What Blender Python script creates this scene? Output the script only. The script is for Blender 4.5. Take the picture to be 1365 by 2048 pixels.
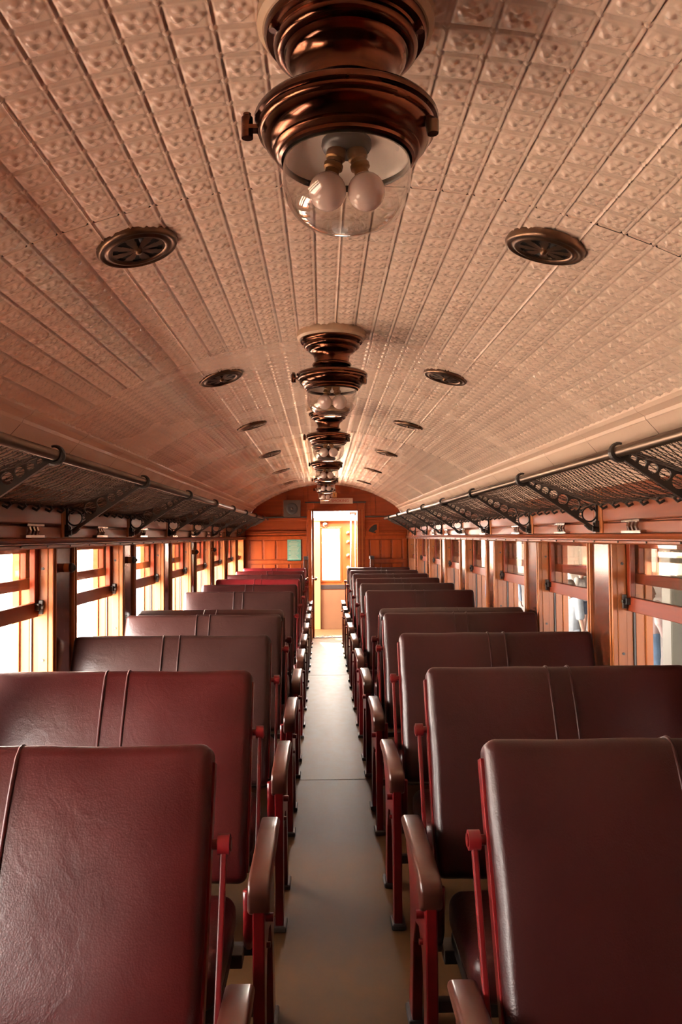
import bpy, bmesh, math, random
import numpy as np
from mathutils import Matrix, Vector, noise

for o in list(bpy.data.objects):
    bpy.data.objects.remove(o, do_unlink=True)
scene = bpy.context.scene
COL = scene.collection
random.seed(7)
PI = math.pi

# ------------------------------------------------------------------ camera
F_PX = 1575.0
VPX, VPY = 645.5, 1072.0          # vanishing point of the carriage in the photograph
CAM = Vector((-0.052, 0.0, 1.5))
cam_data = bpy.data.cameras.new('camera')
cam_data.sensor_fit = 'HORIZONTAL'
cam_data.sensor_width = 36.0
cam_data.lens = 36.0 * F_PX / 1365.0
cam_data.clip_start = 0.05
cam_data.clip_end = 300
cam = bpy.data.objects.new('camera', cam_data)
COL.objects.link(cam)
yaw = math.atan((682.5 - VPX) / F_PX)
pitch = math.atan((VPY - 1024.0) / F_PX)
fwd = Vector((math.sin(yaw) * math.cos(pitch), math.cos(yaw) * math.cos(pitch), math.sin(pitch)))
q = fwd.to_track_quat('-Z', 'Y')
cam.matrix_world = Matrix.Translation(CAM) @ q.to_matrix().to_4x4() @ Matrix.Rotation(math.radians(-0.45), 4, 'Z')
scene.camera = cam

# ------------------------------------------------------------------ light
world = bpy.data.worlds.new('sky')
scene.world = world
world.use_nodes = True
wb = world.node_tree.nodes['Background']
wb.inputs[0].default_value = (1.0, 0.91, 0.83, 1)
wb.inputs[1].default_value = 86.0
sun_d = bpy.data.lights.new('sun', 'SUN')
sun_d.energy = 34.0
sun_d.color = (1.0, 0.80, 0.55)
sun_d.angle = math.radians(1.0)
sun = bpy.data.objects.new('sun', sun_d)
COL.objects.link(sun)
sun_dir = Vector((0.09, -0.70, -0.71)).normalized()     # direction the light travels
sun.rotation_euler = sun_dir.to_track_quat('-Z', 'Y').to_euler()
sun.location = (-6, 30, 25)
scene.view_settings.view_transform = 'Standard'
scene.view_settings.look = 'None'
scene.view_settings.exposure = 0.0
scene.view_settings.gamma = 1.0
scene.view_settings.use_curve_mapping = False

# ------------------------------------------------------------------ helpers
def mat(name, color, rough=0.5, metal=0.0, noise_amt=0.0, noise_scale=(8, 8, 8), color2=None, bump=0.0,
        bump_scale=60.0, coat=0.0, spec=0.5, detail=4.0, distort=0.0, rough_var=0.0):
    m = bpy.data.materials.new(name)
    m.use_nodes = True
    nt = m.node_tree
    b = nt.nodes['Principled BSDF']
    b.inputs['Base Color'].default_value = (*color, 1)
    b.inputs['Roughness'].default_value = rough
    b.inputs['Metallic'].default_value = metal
    b.inputs['Coat Weight'].default_value = coat
    b.inputs['Coat Roughness'].default_value = 0.15
    b.inputs['Specular IOR Level'].default_value = spec
    if noise_amt > 0 or bump > 0 or rough_var > 0:
        tc = nt.nodes.new('ShaderNodeTexCoord')
        mp = nt.nodes.new('ShaderNodeMapping')
        nt.links.new(tc.outputs['Object'], mp.inputs['Vector'])
        mp.inputs['Scale'].default_value = noise_scale
        nz = nt.nodes.new('ShaderNodeTexNoise')
        nz.inputs['Scale'].default_value = 1.0
        nz.inputs['Detail'].default_value = detail
        nz.inputs['Distortion'].default_value = distort
        nt.links.new(mp.outputs['Vector'], nz.inputs['Vector'])
        if noise_amt > 0:
            c2 = color2 or tuple(c * 0.5 for c in color)
            rp = nt.nodes.new('ShaderNodeValToRGB')
            rp.color_ramp.elements[0].position = 0.5 - 0.5 * (1.05 - noise_amt)
            rp.color_ramp.elements[1].position = 0.5 + 0.5 * (1.05 - noise_amt)
            rp.color_ramp.elements[0].color = (*c2, 1)
            rp.color_ramp.elements[1].color = (*color, 1)
            nt.links.new(nz.outputs['Fac'], rp.inputs['Fac'])
            nt.links.new(rp.outputs['Color'], b.inputs['Base Color'])
        if rough_var > 0:
            mr = nt.nodes.new('ShaderNodeMapRange')
            mr.inputs['From Min'].default_value = 0.3
            mr.inputs['From Max'].default_value = 0.7
            mr.inputs['To Min'].default_value = max(0.02, rough - rough_var)
            mr.inputs['To Max'].default_value = min(1, rough + rough_var)
            nt.links.new(nz.outputs['Fac'], mr.inputs['Value'])
            nt.links.new(mr.outputs['Result'], b.inputs['Roughness'])
        if bump > 0:
            n2 = nt.nodes.new('ShaderNodeTexNoise')
            n2.inputs['Scale'].default_value = bump_scale
            n2.inputs['Detail'].default_value = 3
            nt.links.new(tc.outputs['Object'], n2.inputs['Vector'])
            bp = nt.nodes.new('ShaderNodeBump')
            bp.inputs['Strength'].default_value = bump
            bp.inputs['Distance'].default_value = 0.004
            nt.links.new(n2.outputs['Fac'], bp.inputs['Height'])
            nt.links.new(bp.outputs['Normal'], b.inputs['Normal'])
    return m

def glass_mat(name, tint=(1, 1, 1), refl=1.0, power=4.0):
    m = bpy.data.materials.new(name)
    m.use_nodes = True
    nt = m.node_tree
    nt.nodes.remove(nt.nodes['Principled BSDF'])
    out = nt.nodes['Material Output']
    tr = nt.nodes.new('ShaderNodeBsdfTransparent'); tr.inputs[0].default_value = (*tint, 1)
    gl = nt.nodes.new('ShaderNodeBsdfGlossy'); gl.inputs['Roughness'].default_value = 0.02
    lw = nt.nodes.new('ShaderNodeLayerWeight'); lw.inputs['Blend'].default_value = 0.5
    pw = nt.nodes.new('ShaderNodeMath'); pw.operation = 'POWER'; pw.inputs[1].default_value = power
    mu = nt.nodes.new('ShaderNodeMath'); mu.operation = 'MULTIPLY_ADD'; mu.inputs[1].default_value = 0.75 * refl; mu.inputs[2].default_value = 0.045 * refl
    mx = nt.nodes.new('ShaderNodeMixShader')
    nt.links.new(lw.outputs['Facing'], pw.inputs[0]); nt.links.new(pw.outputs[0], mu.inputs[0]); nt.links.new(mu.outputs[0], mx.inputs[0])
    nt.links.new(tr.outputs[0], mx.inputs[1]); nt.links.new(gl.outputs[0], mx.inputs[2])
    nt.links.new(mx.outputs[0], out.inputs['Surface'])
    return m

M = {}
M['tin'] = mat('cream_tin', (0.8400, 0.6696, 0.5500), rough=0.26, noise_amt=0.25, noise_scale=(2.2, 1.4, 2.2), color2=(0.7455, 0.5778, 0.4730), bump=0.05, bump_scale=160, rough_var=0.08)
M['tin'].node_tree.nodes['Principled BSDF'].inputs['Coat Weight'].default_value = 0.35
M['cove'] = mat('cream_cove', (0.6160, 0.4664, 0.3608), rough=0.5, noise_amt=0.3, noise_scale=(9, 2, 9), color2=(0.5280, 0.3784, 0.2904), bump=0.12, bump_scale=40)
M['wood'] = mat('varnished_wood', (0.2989, 0.0954, 0.0264), rough=0.38, noise_amt=0.45, noise_scale=(26, 26, 2.0), color2=(0.1794, 0.0481, 0.0132), coat=0.03, distort=0.6, spec=0.16)
M['wood_h'] = mat('varnished_wood_lengthwise', (0.1623, 0.0363, 0.0093), rough=0.40, noise_amt=0.45, noise_scale=(26, 1.6, 30), color2=(0.0902, 0.0180, 0.0046), coat=0.03, distort=0.6, spec=0.16)
M['wood_x'] = mat('varnished_wood_crosswise', (0.2152, 0.0371, 0.0076), rough=0.40, noise_amt=0.45, noise_scale=(1.6, 26, 30), color2=(0.1196, 0.0197, 0.0041), coat=0.03, distort=0.6, spec=0.16)
M['veneer'] = mat('dark_veneer', (0.0796, 0.0190, 0.0074), rough=0.17, noise_amt=0.45, noise_scale=(18, 18, 1.3), color2=(0.0457, 0.0102, 0.0044), coat=0.3, distort=1.0, spec=0.35)
M['sash'] = mat('red_brown_sash', (0.1525, 0.0203, 0.0042), rough=0.41, noise_amt=0.4, noise_scale=(24, 2, 26), color2=(0.0986, 0.0122, 0.0026), coat=0.03, spec=0.16)
M['endwood'] = mat('orange_end_panel', (0.2630, 0.0502, 0.0089), rough=0.36, noise_amt=0.45, noise_scale=(14, 14, 1.2), color2=(0.1614, 0.0240, 0.0041), coat=0.03, distort=0.8, spec=0.16)
M['glass'] = glass_mat('window_glass', (0.96, 0.94, 0.90), 1.0)
M['lampglass'] = glass_mat('lamp_glass', (0.93, 0.91, 0.89), 1.25, 2.2)
M['copper'] = mat('aged_copper', (0.1560, 0.0546, 0.0265), rough=0.20, metal=1.0, noise_amt=0.55, noise_scale=(9, 9, 60), color2=(0.0172, 0.0101, 0.0086), rough_var=0.1)
M['bronze'] = mat('dark_bronze', (0.15, 0.08, 0.042), rough=0.33, metal=0.9, noise_amt=0.5, noise_scale=(22, 22, 22), color2=(0.07, 0.04, 0.028))
M['black'] = mat('black_void', (0.006, 0.005, 0.005), rough=0.8)
M['iron'] = mat('black_iron', (0.028, 0.022, 0.020), rough=0.45, metal=0.3, noise_amt=0.3, noise_scale=(30, 30, 30))
M['tube'] = mat('rack_tube', (0.1320, 0.0930, 0.0690), rough=0.36, metal=0.85, noise_amt=0.4, noise_scale=(6, 1.2, 6), color2=(0.0600, 0.0390, 0.0300))
M['cord'] = mat('net_cord', (0.0330, 0.0180, 0.0120), rough=0.9)
M['chrome'] = mat('worn_chrome', (0.62, 0.52, 0.46), rough=0.22, metal=1.0, noise_amt=0.3, noise_scale=(40, 40, 40))
M['enamel'] = mat('white_enamel', (0.75, 0.68, 0.62), rough=0.3)
M['bulb'] = mat('opal_bulb', (0.74, 0.60, 0.56), rough=0.18)
M['socket'] = mat('brass_socket', (0.26, 0.13, 0.05), rough=0.45, metal=0.8, noise_amt=0.4, noise_scale=(60, 60, 60))
M['blockpaint'] = mat('cream_block', (0.50, 0.33, 0.21), rough=0.5, noise_amt=0.3, noise_scale=(20, 20, 20))
M['floor'] = mat('worn_linoleum', (0.0682, 0.0306, 0.0113), rough=0.50, spec=0.5, noise_amt=0.35, noise_scale=(14, 9, 14), color2=(0.0384, 0.0195, 0.0077), rough_var=0.03, bump=0.05, bump_scale=25, detail=8)
M['redpaint'] = mat('red_painted_iron', (0.1125, 0.0037, 0.0045), rough=0.28, noise_amt=0.4, noise_scale=(12, 12, 12), color2=(0.0675, 0.0037, 0.0045), coat=0.05, spec=0.3)
M['arm'] = mat('armrest_wood', (0.0540, 0.0144, 0.0078), rough=0.3, noise_amt=0.5, noise_scale=(30, 3, 30), color2=(0.0300, 0.0072, 0.0054), coat=0.1, spec=0.4)
M['foot'] = mat('dark_foot', (0.02, 0.016, 0.016), rough=0.5)

def leather(name, c1, c2, rough):
    m = bpy.data.materials.new(name)
    m.use_nodes = True
    nt = m.node_tree
    b = nt.nodes['Principled BSDF']
    tc = nt.nodes.new('ShaderNodeTexCoord')
    n1 = nt.nodes.new('ShaderNodeTexNoise'); n1.inputs['Scale'].default_value = 3.2; n1.inputs['Detail'].default_value = 5
    nt.links.new(tc.outputs['Object'], n1.inputs['Vector'])
    rp = nt.nodes.new('ShaderNodeValToRGB')
    rp.color_ramp.elements[0].position = 0.32; rp.color_ramp.elements[1].position = 0.68
    rp.color_ramp.elements[0].color = (*c2, 1); rp.color_ramp.elements[1].color = (*c1, 1)
    nt.links.new(n1.outputs['Fac'], rp.inputs['Fac'])
    nt.links.new(rp.outputs['Color'], b.inputs['Base Color'])
    mr = nt.nodes.new('ShaderNodeMapRange')
    mr.inputs['From Min'].default_value = 0.3; mr.inputs['From Max'].default_value = 0.7
    mr.inputs['To Min'].default_value = rough - 0.06; mr.inputs['To Max'].default_value = rough + 0.08
    nt.links.new(n1.outputs['Fac'], mr.inputs['Value']); nt.links.new(mr.outputs['Result'], b.inputs['Roughness'])
    vo = nt.nodes.new('ShaderNodeTexVoronoi'); vo.inputs['Scale'].default_value = 260
    nt.links.new(tc.outputs['Object'], vo.inputs['Vector'])
    n2 = nt.nodes.new('ShaderNodeTexNoise'); n2.inputs['Scale'].default_value = 16; n2.inputs['Detail'].default_value = 6; n2.inputs['Distortion'].default_value = 1.5
    nt.links.new(tc.outputs['Object'], n2.inputs['Vector'])
    b.inputs['Specular IOR Level'].default_value = 0.24
    b1 = nt.nodes.new('ShaderNodeBump'); b1.inputs['Strength'].default_value = 0.12; b1.inputs['Distance'].default_value = 0.002
    nt.links.new(vo.outputs['Distance'], b1.inputs['Height'])
    b2 = nt.nodes.new('ShaderNodeBump'); b2.inputs['Strength'].default_value = 0.16; b2.inputs['Distance'].default_value = 0.008
    nt.links.new(n2.outputs['Fac'], b2.inputs['Height']); nt.links.new(b1.outputs['Normal'], b2.inputs['Normal'])
    nt.links.new(b2.outputs['Normal'], b.inputs['Normal'])
    return m
M['leather_red'] = leather('maroon_leather', (0.0440, 0.0026, 0.0025), (0.0240, 0.0020, 0.0020), 0.38)
M['leather_brown'] = leather('brown_maroon_leather', (0.0284, 0.0040, 0.0036), (0.0167, 0.0030, 0.0029), 0.38)
M['leather_grey'] = leather('faded_brown_leather', (0.0271, 0.0085, 0.0072), (0.0174, 0.0054, 0.0047), 0.38)
M['leather_bright'] = leather('bright_red_leather', (0.1063, 0.0042, 0.0069), (0.0645, 0.0037, 0.0047), 0.38)

class MB:
    """collects shapes that become one mesh object"""
    def __init__(self):
        self.v = []; self.f = []
    def add(self, verts, faces):
        o = len(self.v)
        self.v.extend([tuple(p) for p in verts]); self.f.extend([tuple(i + o for i in fc) for fc in faces])
        return self
    def box(self, a, b):
        (x0, x1), (y0, y1), (z0, z1) = sorted((a[0], b[0])), sorted((a[1], b[1])), sorted((a[2], b[2]))
        vs = [(x0, y0, z0), (x1, y0, z0), (x1, y1, z0), (x0, y1, z0), (x0, y0, z1), (x1, y0, z1), (x1, y1, z1), (x0, y1, z1)]
        return self.add(vs, [(3, 2, 1, 0), (4, 5, 6, 7), (0, 1, 5, 4), (1, 2, 6, 5), (2, 3, 7, 6), (3, 0, 4, 7)])
    def tube(self, pts, r, n=8, caps=True, radii=None):
        pts = [Vector(p) for p in pts]
        vs = []; fs = []
        up = None
        for i, p in enumerate(pts):
            t = (pts[min(i + 1, len(pts) - 1)] - pts[max(i - 1, 0)])
            if t.length < 1e-9: t = Vector((0, 0, 1))
            t.normalize()
            if up is None:
                up = Vector((0, 0, 1)) if abs(t.z) < 0.9 else Vector((1, 0, 0))
            u = up - t * up.dot(t); u.normalize(); up = u
            w = t.cross(u)
            rr = radii[i] if radii else r
            for k in range(n):
                a = 2 * PI * (k + 0.5) / n
                vs.append(p + u * (math.cos(a) * rr) + w * (math.sin(a) * rr))
        for i in range(len(pts) - 1):
            for k in range(n):
                fs.append((i * n + k, i * n + (k + 1) % n, (i + 1) * n + (k + 1) % n, (i + 1) * n + k))
        if caps:
            fs.append(tuple(range(n - 1, -1, -1))); fs.append(tuple((len(pts) - 1) * n + k for k in range(n)))
        return self.add(vs, fs)
    def lathe(self, prof, n=48, center=(0, 0, 0)):
        """prof: list of (r, z); revolve about z"""
        vs = []; fs = []
        for (r, z) in prof:
            for k in range(n):
                a = 2 * PI * k / n
                vs.append((center[0] + r * math.cos(a), center[1] + r * math.sin(a), center[2] + z))
        for i in range(len(prof) - 1):
            for k in range(n):
                fs.append((i * n + k, i * n + (k + 1) % n, (i + 1) * n + (k + 1) % n, (i + 1) * n + k))
        return self.add(vs, fs)
    def prism(self, poly, lo, hi, plane='YZ'):
        """extrude a (possibly concave) polygon; YZ polygons along X, XZ along Y, XY along Z"""
        n = len(poly)
        def P(p, d):
            return (d, p[0], p[1]) if plane == 'YZ' else ((p[0], d, p[1]) if plane == 'XZ' else (p[0], p[1], d))
        vs = [P(p, lo) for p in poly] + [P(p, hi) for p in poly]
        fs = [tuple(range(n)), tuple(range(2 * n - 1, n - 1, -1))]
        for i in range(n):
            fs.append((i, i + n, (i + 1) % n + n, (i + 1) % n))
        return self.add(vs, fs)
    def xform(self, mx):
        self.v = [tuple(mx @ Vector(p)) for p in self.v]
        return self
    def mirror_x(self):
        self.v = [(-x, y, z) for x, y, z in self.v]
        self.f = [tuple(reversed(fc)) for fc in self.f]
        return self
    def mesh(self, name, m, smooth=False, bevel=0.0, segs=2, angle=None):
        me = bpy.data.meshes.new(name)
        me.from_pydata(self.v, [], self.f)
        bm = bmesh.new(); bm.from_mesh(me)
        bmesh.ops.recalc_face_normals(bm, faces=bm.faces)
        if bevel > 0:
            es = [e for e in bm.edges if len(e.link_faces) == 2 and e.calc_face_angle(0) > 0.5]
            bmesh.ops.bevel(bm, geom=es, offset=bevel, segments=segs, affect='EDGES', profile=0.5, clamp_overlap=True)
        if angle is not None:
            for e in bm.edges:
                if len(e.link_faces) == 2 and e.calc_face_angle(0) > angle: e.smooth = False
        if smooth:
            for fc in bm.faces: fc.smooth = True
        bm.to_mesh(me); bm.free()
        me.materials.append(m)
        return me
    def build(self, name, m, parent=None, smooth=False, bevel=0.0, segs=2, angle=None):
        return link(name, self.mesh(name, m, smooth, bevel, segs, angle), parent)

def link(name, me, parent=None, loc=None):
    o = bpy.data.objects.new(name, me)
    COL.objects.link(o)
    if parent is not None: o.parent = parent
    if loc is not None: o.location = loc
    return o
def tag(o, label=None, cat=None, group=None, kind=None):
    if label: o['label'] = label
    if cat: o['category'] = cat
    if group: o['group'] = group
    if kind: o['kind'] = kind
    return o
def empty(name, loc=(0, 0, 0)):
    o = bpy.data.objects.new(name, None)
    o.empty_display_size = 0.1
    COL.objects.link(o); o.location = loc
    return o
def copy_tree(o, parent=None):
    c = o.copy(); COL.objects.link(c); c.parent = parent
    for ch in list(o.children): copy_tree(ch, c)
    return c
ORD = ['', 'first', 'second', 'third', 'fourth', 'fifth', 'sixth', 'seventh', 'eighth', 'ninth', 'tenth', 'eleventh', 'twelfth', 'thirteenth']

def rbox(hx, hy, hz, r, nx=12, nz=10, ny=4, puff=0.0, wob=0.0, seed=0):
    """soft rounded box with a slightly puffed front and back (the +-y faces)"""
    def axis(h, n):
        inner = [(-1 + 2 * i / n) * (h - r) for i in range(n + 1)]
        arc = [h - r + r * math.tan(PI / 4 * k / 3) for k in (1, 2, 3)]
        return [-a for a in reversed(arc)] + inner + arc
    ax, ay, az = axis(hx, nx), axis(hy, ny), axis(hz, nz)
    vid = {}; vs = []; fs = []
    def vert(x, y, z):
        key = (round(x, 6), round(y, 6), round(z, 6))
        if key in vid: return vid[key]
        ix, iy, iz = (max(-(h - r), min(h - r, c)) for c, h in ((x, hx), (y, hy), (z, hz)))
        d = Vector((x - ix, y - iy, z - iz))
        if d.length > 1e-9: d = d.normalized() * r
        p = Vector((ix, iy, iz)) + d
        u, w = p.x / hx, p.z / hz
        p.y += (1 if p.y > 0 else -1) * puff * max(0, 1 - u ** 4) * max(0, 1 - w ** 4) * min(1, abs(p.y) / (hy * 0.5))
        if wob:
            p += wob * Vector(noise.noise_vector(Vector((p.x * 5 + seed * 7.3, p.y * 4, p.z * 5))))
        vid[key] = len(vs); vs.append(tuple(p)); return vid[key]
    def grid(A, B, fn):
        for i in range(len(A) - 1):
            for j in range(len(B) - 1):
                fs.append((vert(*fn(A[i], B[j])), vert(*fn(A[i + 1], B[j])), vert(*fn(A[i + 1], B[j + 1])), vert(*fn(A[i], B[j + 1]))))
    for s in (-1, 1):
        grid(ax, az, lambda a, b: (a, s * hy, b))
        grid(ay, az, lambda a, b: (s * hx, a, b))
        grid(ax, ay, lambda a, b: (a, b, s * hz))
    return vs, fs

# ------------------------------------------------------------------ carriage dimensions
W = 1.22                 # inner half width at the pilaster faces
Y0, Y1 = -1.02, 11.70    # rear and far end walls
APEX, R = 2.272, 1.80    # ceiling arc
BAY, PIL0 = 1.175, 3.575
PIL = [PIL0 + BAY * n for n in range(-3, 7)]
PW = 0.165               # pilaster half width
SILL, HEAD = 0.80, 1.457
def arc(s, off=0.0):     # s = arc length from the crown; off lowers the surface into the room
    a = s / R
    return ((R - off) * math.sin(a), APEX - R + (R - off) * math.cos(a))
S_MAX = R * math.asin(1.05 / R)

# ------------------------------------------------------------------ floor, walls, ceiling
fl = MB().box((-1.36, Y0 - 0.1, -0.12), (1.36, Y1 + 0.25, 0.0)).build('floor', M['floor'])
tag(fl, 'worn brown linoleum floor of the carriage with a sheen along the aisle', 'floor', kind='structure')
M['floor'].node_tree.nodes['Principled BSDF'].inputs['IOR'].default_value = 1.2
M['floor'].node_tree.nodes['Principled BSDF'].inputs['Specular Tint'].default_value = (1.0, 0.82, 0.62, 1)
for yj in (4.9, 8.55):
    MB().box((-0.75, yj, 0.0), (0.75, yj + 0.012, 0.0016)).build('lino_joint', M['floor'], fl)

SIDE = {-1: 'sunny', 1: 'platform'}
WALLN = {-1: 'wall_left', 1: 'wall_right'}
bolt_me = MB().tube([(0, 0, 0), (0.004, 0, 0)], 0.006, 8).mesh('screw', M['iron'])
bolt_y = MB().tube([(0, -0.004, 0), (0, 0.004, 0)], 0.006, 8).mesh('screw', M['iron'])
walls = {}
for s in (-1, 1):
    wb_ = MB()
    wb_.box((s * 1.255, Y0, 0), (s * 1.36, Y1, SILL - 0.03))
    wb_.box((s * 1.235, Y0, HEAD + 0.01), (s * 1.36, Y1, 1.80))
    wb_.box((s * 1.225, Y0, SILL - 0.03), (s * 1.36, PIL[0], HEAD + 0.01))
    wl = wb_.build(WALLN[s], M['wood_h'])
    tag(wl, 'varnished wooden side wall of the carriage on the %s side' % SIDE[s], 'wall', kind='structure')
    walls[s] = wl
    # pilasters
    pm = MB().box((s * (W + 0.006), -PW, 0), (s * 1.36, PW, HEAD + 0.012)).mesh('pilaster', M['wood'], bevel=0.004)
    pv = MB().box((s * W, -PW + 0.045, SILL), (s * (W + 0.01), PW - 0.045, HEAD - 0.002)).mesh('veneer_panel', M['veneer'], bevel=0.002)
    pb = MB()
    for e in (-1, 1):
        pb.box((s * (W - 0.012), e * (PW - 0.045), SILL), (s * (W + 0.01), e * (PW - 0.033), HEAD))
        pb.box((s * (W - 0.006), e * (PW - 0.029), SILL), (s * (W + 0.01), e * (PW - 0.017), HEAD))
        pb.box((s * (W - 0.012), e * (PW - 0.012), SILL), (s * (W + 0.01), e * (PW + 0.002), HEAD))
    pbm = pb.mesh('beading', M['wood'], bevel=0.003)
    fb = MB().box((s * (W - 0.012), -0.05, 1.50), (s * 1.24, 0.05, 1.72)).mesh('frieze_block', M['wood'], bevel=0.004)
    for y in PIL + [Y1 - 0.02]:
        p = link('pilaster', pm, wl, (0, y, 0))
        link('veneer_panel', pv, p); link('beading', pbm, p)
        for e in (-1, 1):
            for z in (1.40, 1.12, 0.92):
                link('screw', bolt_me, p, (s * (W + 0.003) - (0.004 if s > 0 else 0), e * (PW - 0.022), z))
        for e in (-1, 1):
            for z in (1.37, 0.98):
                link('screw', bolt_y, p, (s * 1.25, e * (PW + 0.0075), z))
        link('frieze_block', fb, wl, (0, y, 0))
    # lower wainscot panels between the pilasters
    wp = MB().box((s * 1.235, -BAY / 2 + PW + 0.02, 0.14), (s * 1.256, BAY / 2 - PW - 0.02, SILL - 0.06)).mesh('wainscot_panel', M['veneer'], bevel=0.008)
    fp1 = MB().box((s * (W - 0.010), -BAY / 2 + 0.055, 1.556), (s * 1.24, BAY / 2 - 0.055, 1.715)).mesh('frieze_panel', M['wood_h'], bevel=0.006)
    fp2 = MB().box((s * (W - 0.006), -BAY / 2 + 0.055, 1.50), (s * 1.24, BAY / 2 - 0.055, 1.548)).mesh('frieze_board', M['wood_h'], bevel=0.003)
    for y in PIL:
        if y + BAY < Y1 + 0.2:
            link('wainscot_panel', wp, wl, (0, y + BAY / 2, 0))
            link('frieze_panel', fp1, wl, (0, y + BAY / 2, 0)); link('frieze_board', fp2, wl, (0, y + BAY / 2, 0))
    # moulded rail above the windows
    prof = [(W + 0.03, 1.457), (W - 0.030, 1.457), (W - 0.034, 1.462), (W - 0.034, 1.470), (W - 0.026, 1.474), (W - 0.026, 1.478),
            (W - 0.032, 1.482), (W - 0.038, 1.490), (W - 0.034, 1.498), (W - 0.020, 1.503), (W + 0.03, 1.503)]
    rail = MB().prism([(s * x, z) for x, z in prof], Y0, Y1, 'XZ').build('trim_%d' % (1 if s < 0 else 2), M['wood_h'])
    tag(rail, 'moulded wooden rail running above the windows on the %s side' % SIDE[s], 'trim', kind='structure')
    sm = MB().tube([(s * (W - 0.040), 0, 0), (s * (W - 0.032), 0, 0)], 0.004, 6).mesh('rail_pin', M['iron'])
    y = 2.4
    while y < Y1:
        link('rail_pin', sm, rail, (0, y, 1.466)); y += 0.29
    bb = MB().box((s * 1.23, Y0, 0), (s * 1.256, Y1, 0.12)).build('baseboard_%s' % ('left' if s < 0 else 'right'), M['wood_h'])
    tag(bb, 'low wooden baseboard along the floor on the %s side' % SIDE[s], 'baseboard', kind='structure')

# ---- windows: raised inner sash above an open gap, fixed top light behind it
wcount = 0
nb = len(PIL)
for s in (-1, 1):
    yl, yr = PW, BAY - PW
    jam = []
    for e, ye in ((1, yl), (-1, yr)):
        j = MB()
        j.box((s * 1.230, ye, SILL), (s * 1.268, ye + e * 0.006, HEAD + 0.01))
        j.box((s * 1.306, ye, SILL), (s * 1.345, ye + e * 0.008, HEAD + 0.01))
        j.box((s * 1.345, ye, SILL), (s * 1.375, ye + e * 0.022, HEAD + 0.02))
        jam.append(j.mesh('jamb_strip', M['wood'], bevel=0.002))
    trk = MB().box((s * 1.296, yl, SILL), (s * 1.303, yl + 0.012, HEAD)).box((s * 1.296, yr, SILL), (s * 1.303, yr - 0.012, HEAD)).mesh('track', M['iron'])
    sil = MB().box((s * 1.21, yl, SILL - 0.035), (s * 1.385, yr, SILL)).mesh('sill', M['wood_h'], bevel=0.008)
    sa = MB()
    z0, z1 = 1.165, 1.49
    sa.box((s * 1.27, yl + 0.004, z0), (s * 1.294, yr - 0.004, z0 + 0.062))
    sa.box((s * 1.27, yl + 0.004, z0 + 0.062), (s * 1.294, yl + 0.044, z1))
    sa.box((s * 1.27, yr - 0.044, z0 + 0.062), (s * 1.294, yr - 0.004, z1))
    sa.box((s * 1.27, yl + 0.044, z1 - 0.025), (s * 1.294, yr - 0.044, z1))
    sam = sa.mesh('sash', M['sash'], bevel=0.003)
    pan = MB().box((s * 1.280, yl + 0.04, z0 + 0.058), (s * 1.283, yr - 0.04, z1 - 0.02)).mesh('pane', M['glass'])
    tl = MB()
    tz = 1.283
    tl.box((s * 1.306, yl + 0.004, tz), (s * 1.33, yr - 0.004, tz + 0.045))
    tl.box((s * 1.306, yl + 0.004, tz + 0.045), (s * 1.33, yl + 0.05, 1.49))
    tl.box((s * 1.306, yr - 0.05, tz + 0.045), (s * 1.33, yr - 0.004, 1.49))
    tl.box((s * 1.306, yl + 0.05, 1.437), (s * 1.33, yr - 0.05, 1.49))
    tlm = tl.mesh('top_light', M['sash'], bevel=0.003)
    pan2 = MB().box((s * 1.316, yl + 0.046, tz + 0.04), (s * 1.319, yr - 0.046, 1.445)).mesh('pane', M['glass'])
    la = MB()
    for ye, e in ((yl, 1), (yr, -1)):
        la.box((s * 1.252, ye + e * 0.006, z0 + 0.030), (s * 1.271, ye + e * 0.045, z0 + 0.058))
        la.box((s * 1.244, ye + e * 0.014, z0 + 0.012), (s * 1.262, ye + e * 0.026, z0 + 0.072))
        la.tube([(s * 1.249, ye + e * 0.030, z0 + 0.044), (s * 1.238, ye + e * 0.030, z0 + 0.044)], 0.008, 10)
    lam = la.mesh('latch', M['iron'], bevel=0.002)
    for i, y in enumerate(PIL):
        if y + BAY > Y1 + 0.2: continue
        n_end = len([p for p in PIL if p >= y and p + BAY < Y1 + 0.2])
        wcount += 1
        w = empty('window_%d' % wcount, (0, y, 0))
        tag(w, 'raised wooden sash window, %s from the doorway wall, on the %s side' % (ORD[n_end] if n_end < 14 else 'last', SIDE[s]), 'window', kind='structure')
        for j in jam: link('jamb_strip', j, w)
        link('track', trk, w); link('sill', sil, w)
        sh = link('sash', sam, w); link('pane', pan, sh); link('latch', lam, sh)
        t = link('top_light', tlm, w); link('pane', pan2, t)

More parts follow.
